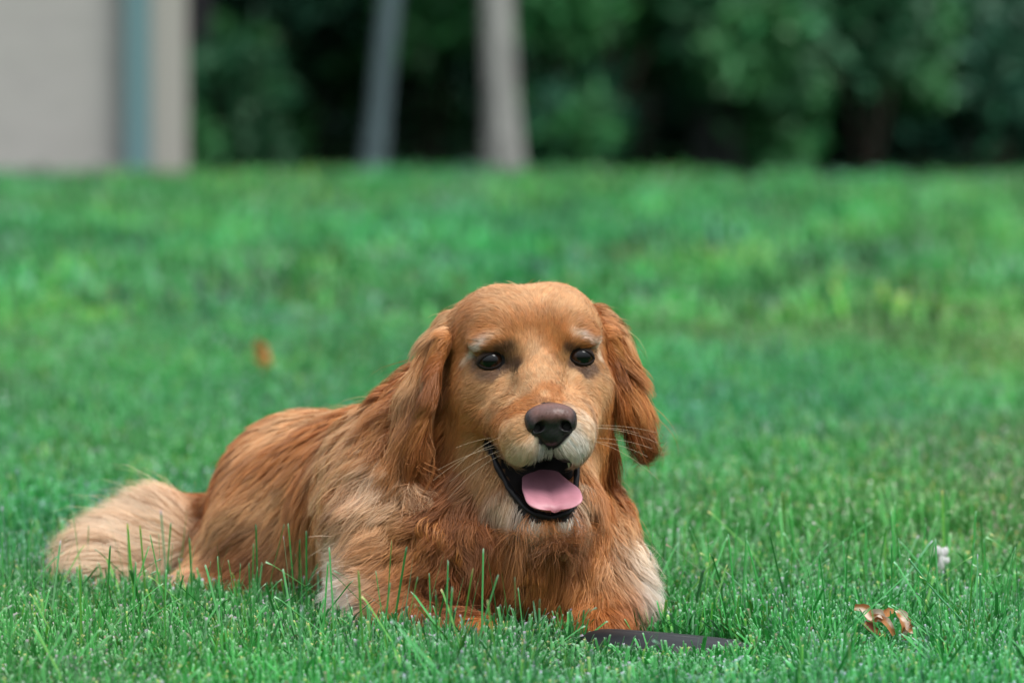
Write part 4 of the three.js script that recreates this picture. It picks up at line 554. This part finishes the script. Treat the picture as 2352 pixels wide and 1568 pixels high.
// ------------------------------------------------------------------ the wood behind the lawn
const leafGeo = (() => { const p = [], idx = [], c = []; for (let k = 0; k < 11; k++) { const L = rr(0.032, 0.058), w = L * 0.42, e = new THREE.Euler(rr(-1, 1), rnd() * 6.28, rr(-1, 1)), o = V(gauss() * 0.07, gauss() * 0.06, gauss() * 0.07), q = [V(0, 0, -L), V(w, 0, -L * 0.1), V(0, 0.01, L), V(-w, 0, -L * 0.1)].map((v) => v.applyEuler(e).add(o)), b = p.length / 3, t = rr(0.8, 1.2); q.forEach((v) => { p.push(v.x, v.y, v.z); c.push(t, t, t); }); idx.push(b, b + 1, b + 2, b, b + 2, b + 3); } return geo(p, idx, c); })();
const leafMaterial = phys({ vertexColors: true, roughness: 0.55, transmission: 0.3, thickness: 0, side: THREE.DoubleSide });
function leaves(name, places, colour, parent) {
  const im = new THREE.InstancedMesh(leafGeo, leafMaterial, places.length), m = new THREE.Matrix4(), q = new THREE.Quaternion(), e = new THREE.Euler(), c = new THREE.Color(); im.name = name; im.userData.kind = 'stuff'; im.castShadow = im.receiveShadow = true;
  places.forEach(([x, y, z, s], i) => { e.set(rnd() * 6.28, rnd() * 6.28, rnd() * 6.28); im.setMatrixAt(i, m.compose(V(x, y, z), q.setFromEuler(e), V(s, s, s))); const v = rr(0.7, 1.3); im.setColorAt(i, c.setRGB(colour[0] * v * rr(0.8, 1.3), colour[1] * v, colour[2] * v * rr(0.85, 1.2))); });
  parent.add(im); return im;
}
function blob(n, cx, cy, cz, rx, ry, rz, list, size = 1, shell = 0.55) {   // leaf sprays through an uneven crown
  for (let k = 0; k < n; k++) { let x = gauss(), y = gauss(), z = gauss(); const l = Math.hypot(x, y, z) || 1, r = mix(shell, 1, rnd()) * (0.75 + 0.5 * vnoise(x / l * 2 + cx, y / l * 2 + cy, z / l * 2)); const Y = cy + y / l * r * ry; if (Y > 0.02) list.push([cx + x / l * r * rx, Y, cz + z / l * r * rz, size * rr(0.8, 1.4)]); }
}
const barkMap = noiseTexture(128, (u, v) => { const n = 0.6 * hash3(Math.floor(u * 10), Math.floor(v * 6), 1) + 0.4 * hash3(Math.floor(u * 40), Math.floor(v * 20), 2), k = 0.42 + 0.58 * n; return [k, k, k]; });
function trunkGeo(x0, z0, x1, z1, h, r0, r1) {
  const N = 22, M = 14, pos = [], idx = [], uv = [];
  for (let i = 0; i <= N; i++) { const t = i / N, y = h * t, flare = 1 + 0.3 * Math.exp(-y / 0.12); for (let j = 0; j <= M; j++) { const a = j / M * 2 * Math.PI, r = mix(r0, r1, t) * flare * (1 + 0.10 * (vnoise(Math.cos(a) * 1.5 + x0 * 5, y * 2.2, Math.sin(a) * 1.5) - 0.5)); pos.push(mix(x0, x1, t) + Math.cos(a) * r + 0.03 * Math.sin(y * 0.9 + x0), y - 0.03, mix(z0, z1, t) + Math.sin(a) * r); uv.push(j / M, y * 0.8); } }
  for (let i = 0; i < N; i++) for (let j = 0; j < M; j++) { const a = i * (M + 1) + j; idx.push(a, a + M + 1, a + 1, a + 1, a + M + 1, a + M + 2); }
  return geo(pos, idx, null, null, uv);
}
function tree(label, px, d, lean, h, r0, bark, crown) {
  const t = thing('tree', label, 'tree', null), x = (px - 1176) * d / F, z = EYE_Z - d; t.position.set(x, 0, z);
  part('trunk', trunkGeo(0, 0, lean, 0, h, r0, r0 * 0.6), std({ color: lin(...bark), map: barkMap, roughness: 0.95 }), t);
  for (let k = 0; k < 3; k++) { const a = k * 2.1 + px, y0 = h * (0.55 + 0.12 * k); part('limb', new THREE.TubeGeometry(new THREE.CatmullRomCurve3([V(lean * y0 / h, y0, 0), V(lean + Math.cos(a) * 0.9, y0 + 0.8, Math.sin(a) * 0.7), V(lean + Math.cos(a) * 1.7, y0 + 1.1, Math.sin(a) * 1.3)]), 8, r0 * 0.3, 6), std({ color: lin(...bark), roughness: 0.95 }), t); }
  const list = []; for (let k = 0; k < 7; k++) blob(170, lean + gauss() * 1.5, h * rr(0.62, 1.05), gauss() * 1.4, 1.3, 0.9, 1.2, list, 2.2, 0.4); leaves('crown', list, crown, t);
}
tree('thin blue-grey tree trunk leaning slightly right at the lawn edge', 850, 24.7, 0.55, 7, 0.048, [0.10, 0.155, 0.17], [0.03, 0.13, 0.05]);
tree('thicker pale grey tree trunk in the middle at the lawn edge', 1158, 24.9, -0.55, 8, 0.074, [0.36, 0.37, 0.35], [0.03, 0.13, 0.05]);
tree('dim brownish trunk half hidden by leaves right of the pale trunk', 1640, 27.75, -0.15, 8, 0.095, [0.075, 0.095, 0.085], [0.03, 0.13, 0.05]);
tree('narrow dark trunk just right of the house corner', 446, 27, 0.1, 7, 0.05, [0.05, 0.05, 0.06], [0.03, 0.12, 0.05]);
for (const [px, d, h] of [[300, 33, 8], [620, 34, 9], [900, 35, 8], [1180, 34, 9], [1480, 35, 9], [1780, 34, 8], [2080, 35, 9], [2400, 34, 9], [2720, 33, 8]]) {  // added trees: crowns out of view keep sun and sky off the shrubs
  const t = thing('tree', 'tall tree added to shade the wood, its crown above the picture', 'tree', 'tall trees added to shade the wood'), list = []; t.position.set((px - 1176) * d / F, 0, EYE_Z - d);
  part('trunk', trunkGeo(0, 0, 0.2, 0, h, 0.05, 0.03), std({ color: lin(0.12, 0.11, 0.09), map: barkMap, roughness: 0.95 }), t);
  for (let k = 0; k < 16; k++) blob(80, gauss() * 0.9, 2.4 + (h - 2.4) * (k + rnd()) / 16, gauss() * 1.3, 1.0, 0.7, 1.5, list, 4.0, 0.2); leaves('crown', list, [0.030, 0.13, 0.045], t);
}
const GREEN = [0.030, 0.175, 0.068], BRIGHT = [0.050, 0.27, 0.078], TEAL = [0.030, 0.165, 0.088];
function shrub(label, px, d, w, h, n, colour, y0, group, spots = []) {      // spots: sprays of brighter leaves, [px, py, metres across, leaves]
  const t = thing('shrub', label, 'shrub', group), x = (px - 1176) * d / F; t.position.set(x, 0, EYE_Z - d);
  const stems = []; for (let k = 0; k < 5; k++) { const a = k * 1.26; stems.push(new THREE.TubeGeometry(new THREE.CatmullRomCurve3([V(Math.cos(a) * 0.04, -0.03, Math.sin(a) * 0.04), V(Math.cos(a) * w * 0.2, h * 0.4, Math.sin(a) * 0.15), V(Math.cos(a) * w * 0.4, h * 0.8, Math.sin(a) * 0.3)]), 8, 0.012, 5)); } part('stem', mergeGeometries(stems), std({ color: lin(0.05, 0.04, 0.03), roughness: 0.9 }), t);
  const list = []; const c = Math.max(3, Math.round(n / 160)); for (let k = 0; k < c; k++) blob(Math.round(n / c), gauss() * w * 0.45, h * rr(y0, 0.9), gauss() * 0.35, w * 0.35, h * 0.22, 0.35, list, 1.1, 0.3); leaves('foliage', list, colour, t);
  const brightSprays = []; for (const [sx, sy, r, m] of spots) { const q = at(sx, sy, d - 0.6); blob(m, q.x - x, q.y, 0.6, r, r * 0.8, r * 0.7, brightSprays, 1.0, 0.2); } if (brightSprays.length) leaves('bright_leaves', brightSprays, BRIGHT, t);
}
for (const [label, px, d, w, h, n, c, y0, spots] of [
  ['dark teal bush at the right side of the house corner', 560, 28, 1.0, 1.3, 800, TEAL, .3, [[545, 130, .10, 40]]], ['low green bush left of the thin blue-grey trunk', 700, 29, .9, 1.1, 650, GREEN, .15, [[560, 350, .14, 60], [640, 300, .10, 40]]], ['tall teal bush with an open dark gap below it left of the thin trunk', 690, 30, 1.3, 2.0, 800, TEAL, .42, [[800, 175, .12, 60], [690, 150, .10, 40]]],
  ['bright green bush between the two trunks at the top edge', 985, 28.5, .7, 1.8, 700, GREEN, .45, [[1040, 20, .15, 110], [960, 70, .12, 60]]], ['low dark bush between the two trunks at the grass line', 1000, 30, .9, .9, 500, TEAL, .2, [[1010, 270, .08, 30]]],
  ['wide green bush just right of the pale trunk', 1290, 28, 1.0, 1.6, 900, GREEN, .35, [[1290, 60, .14, 80], [1350, 40, .1, 50], [1300, 240, .1, 40]]], ['bright leafy bush at the top right of the pale trunk', 1450, 29, .9, 1.9, 800, GREEN, .45, [[1490, 40, .17, 130], [1440, 100, .12, 60], [1520, 130, .10, 40]]], ['small low bush in front of the dim brownish trunk', 1370, 27.5, .6, .7, 400, TEAL, .15, [[1340, 300, .10, 40]]],
  ['leafy bush hiding the right side of the dim brownish trunk', 1730, 27.5, .8, 1.3, 800, GREEN, .35, [[1725, 145, .13, 80], [1760, 60, .12, 50]]], ['green bush left of the dark hollow in the wood', 1840, 28, .8, 1.6, 800, GREEN, .3, [[1830, 200, .1, 40], [1790, 330, .12, 40]]], ['tall bush with the brightest leaves at the top right', 1990, 29, 1.0, 2.0, 800, GREEN, .5, [[1950, 20, .18, 140], [2095, 30, .17, 130], [1985, 125, .13, 90], [1890, 70, .1, 50]]], ['teal bush low in the dark hollow at the right', 2120, 30, 1.1, 1.2, 600, TEAL, .2, [[2100, 190, .14, 50]]], ['low dark fern-like bush under the brightest leaves', 1985, 30.5, .9, .6, 450, TEAL, .15, []], ['shaded bush at the right edge of the picture', 2290, 31, 1.0, 1.8, 600, GREEN, .3, []], ['small bush growing at the foot of the house corner', 480, 26.5, .4, .5, 300, GREEN, .2, [[420, 330, .08, 30]]],
]) shrub(label, px, d, w, h, n, c, y0, null, spots);
for (const [px, d] of [[700, 40], [1080, 39], [1420, 40], [1780, 39], [2120, 40], [2450, 39], [500, 36], [900, 35], [1250, 36.5], [1600, 35.5], [1950, 36], [2300, 35], [200, 38], [2600, 36], [-200, 37]]) shrub('green shrub deep in the shade of the wood', px, d, 1.8, 2.3, 1500, TEAL, .06, 'shrubs deep in the wood');

scene.environmentIntensity = 1;
renderer.render(scene, camera);
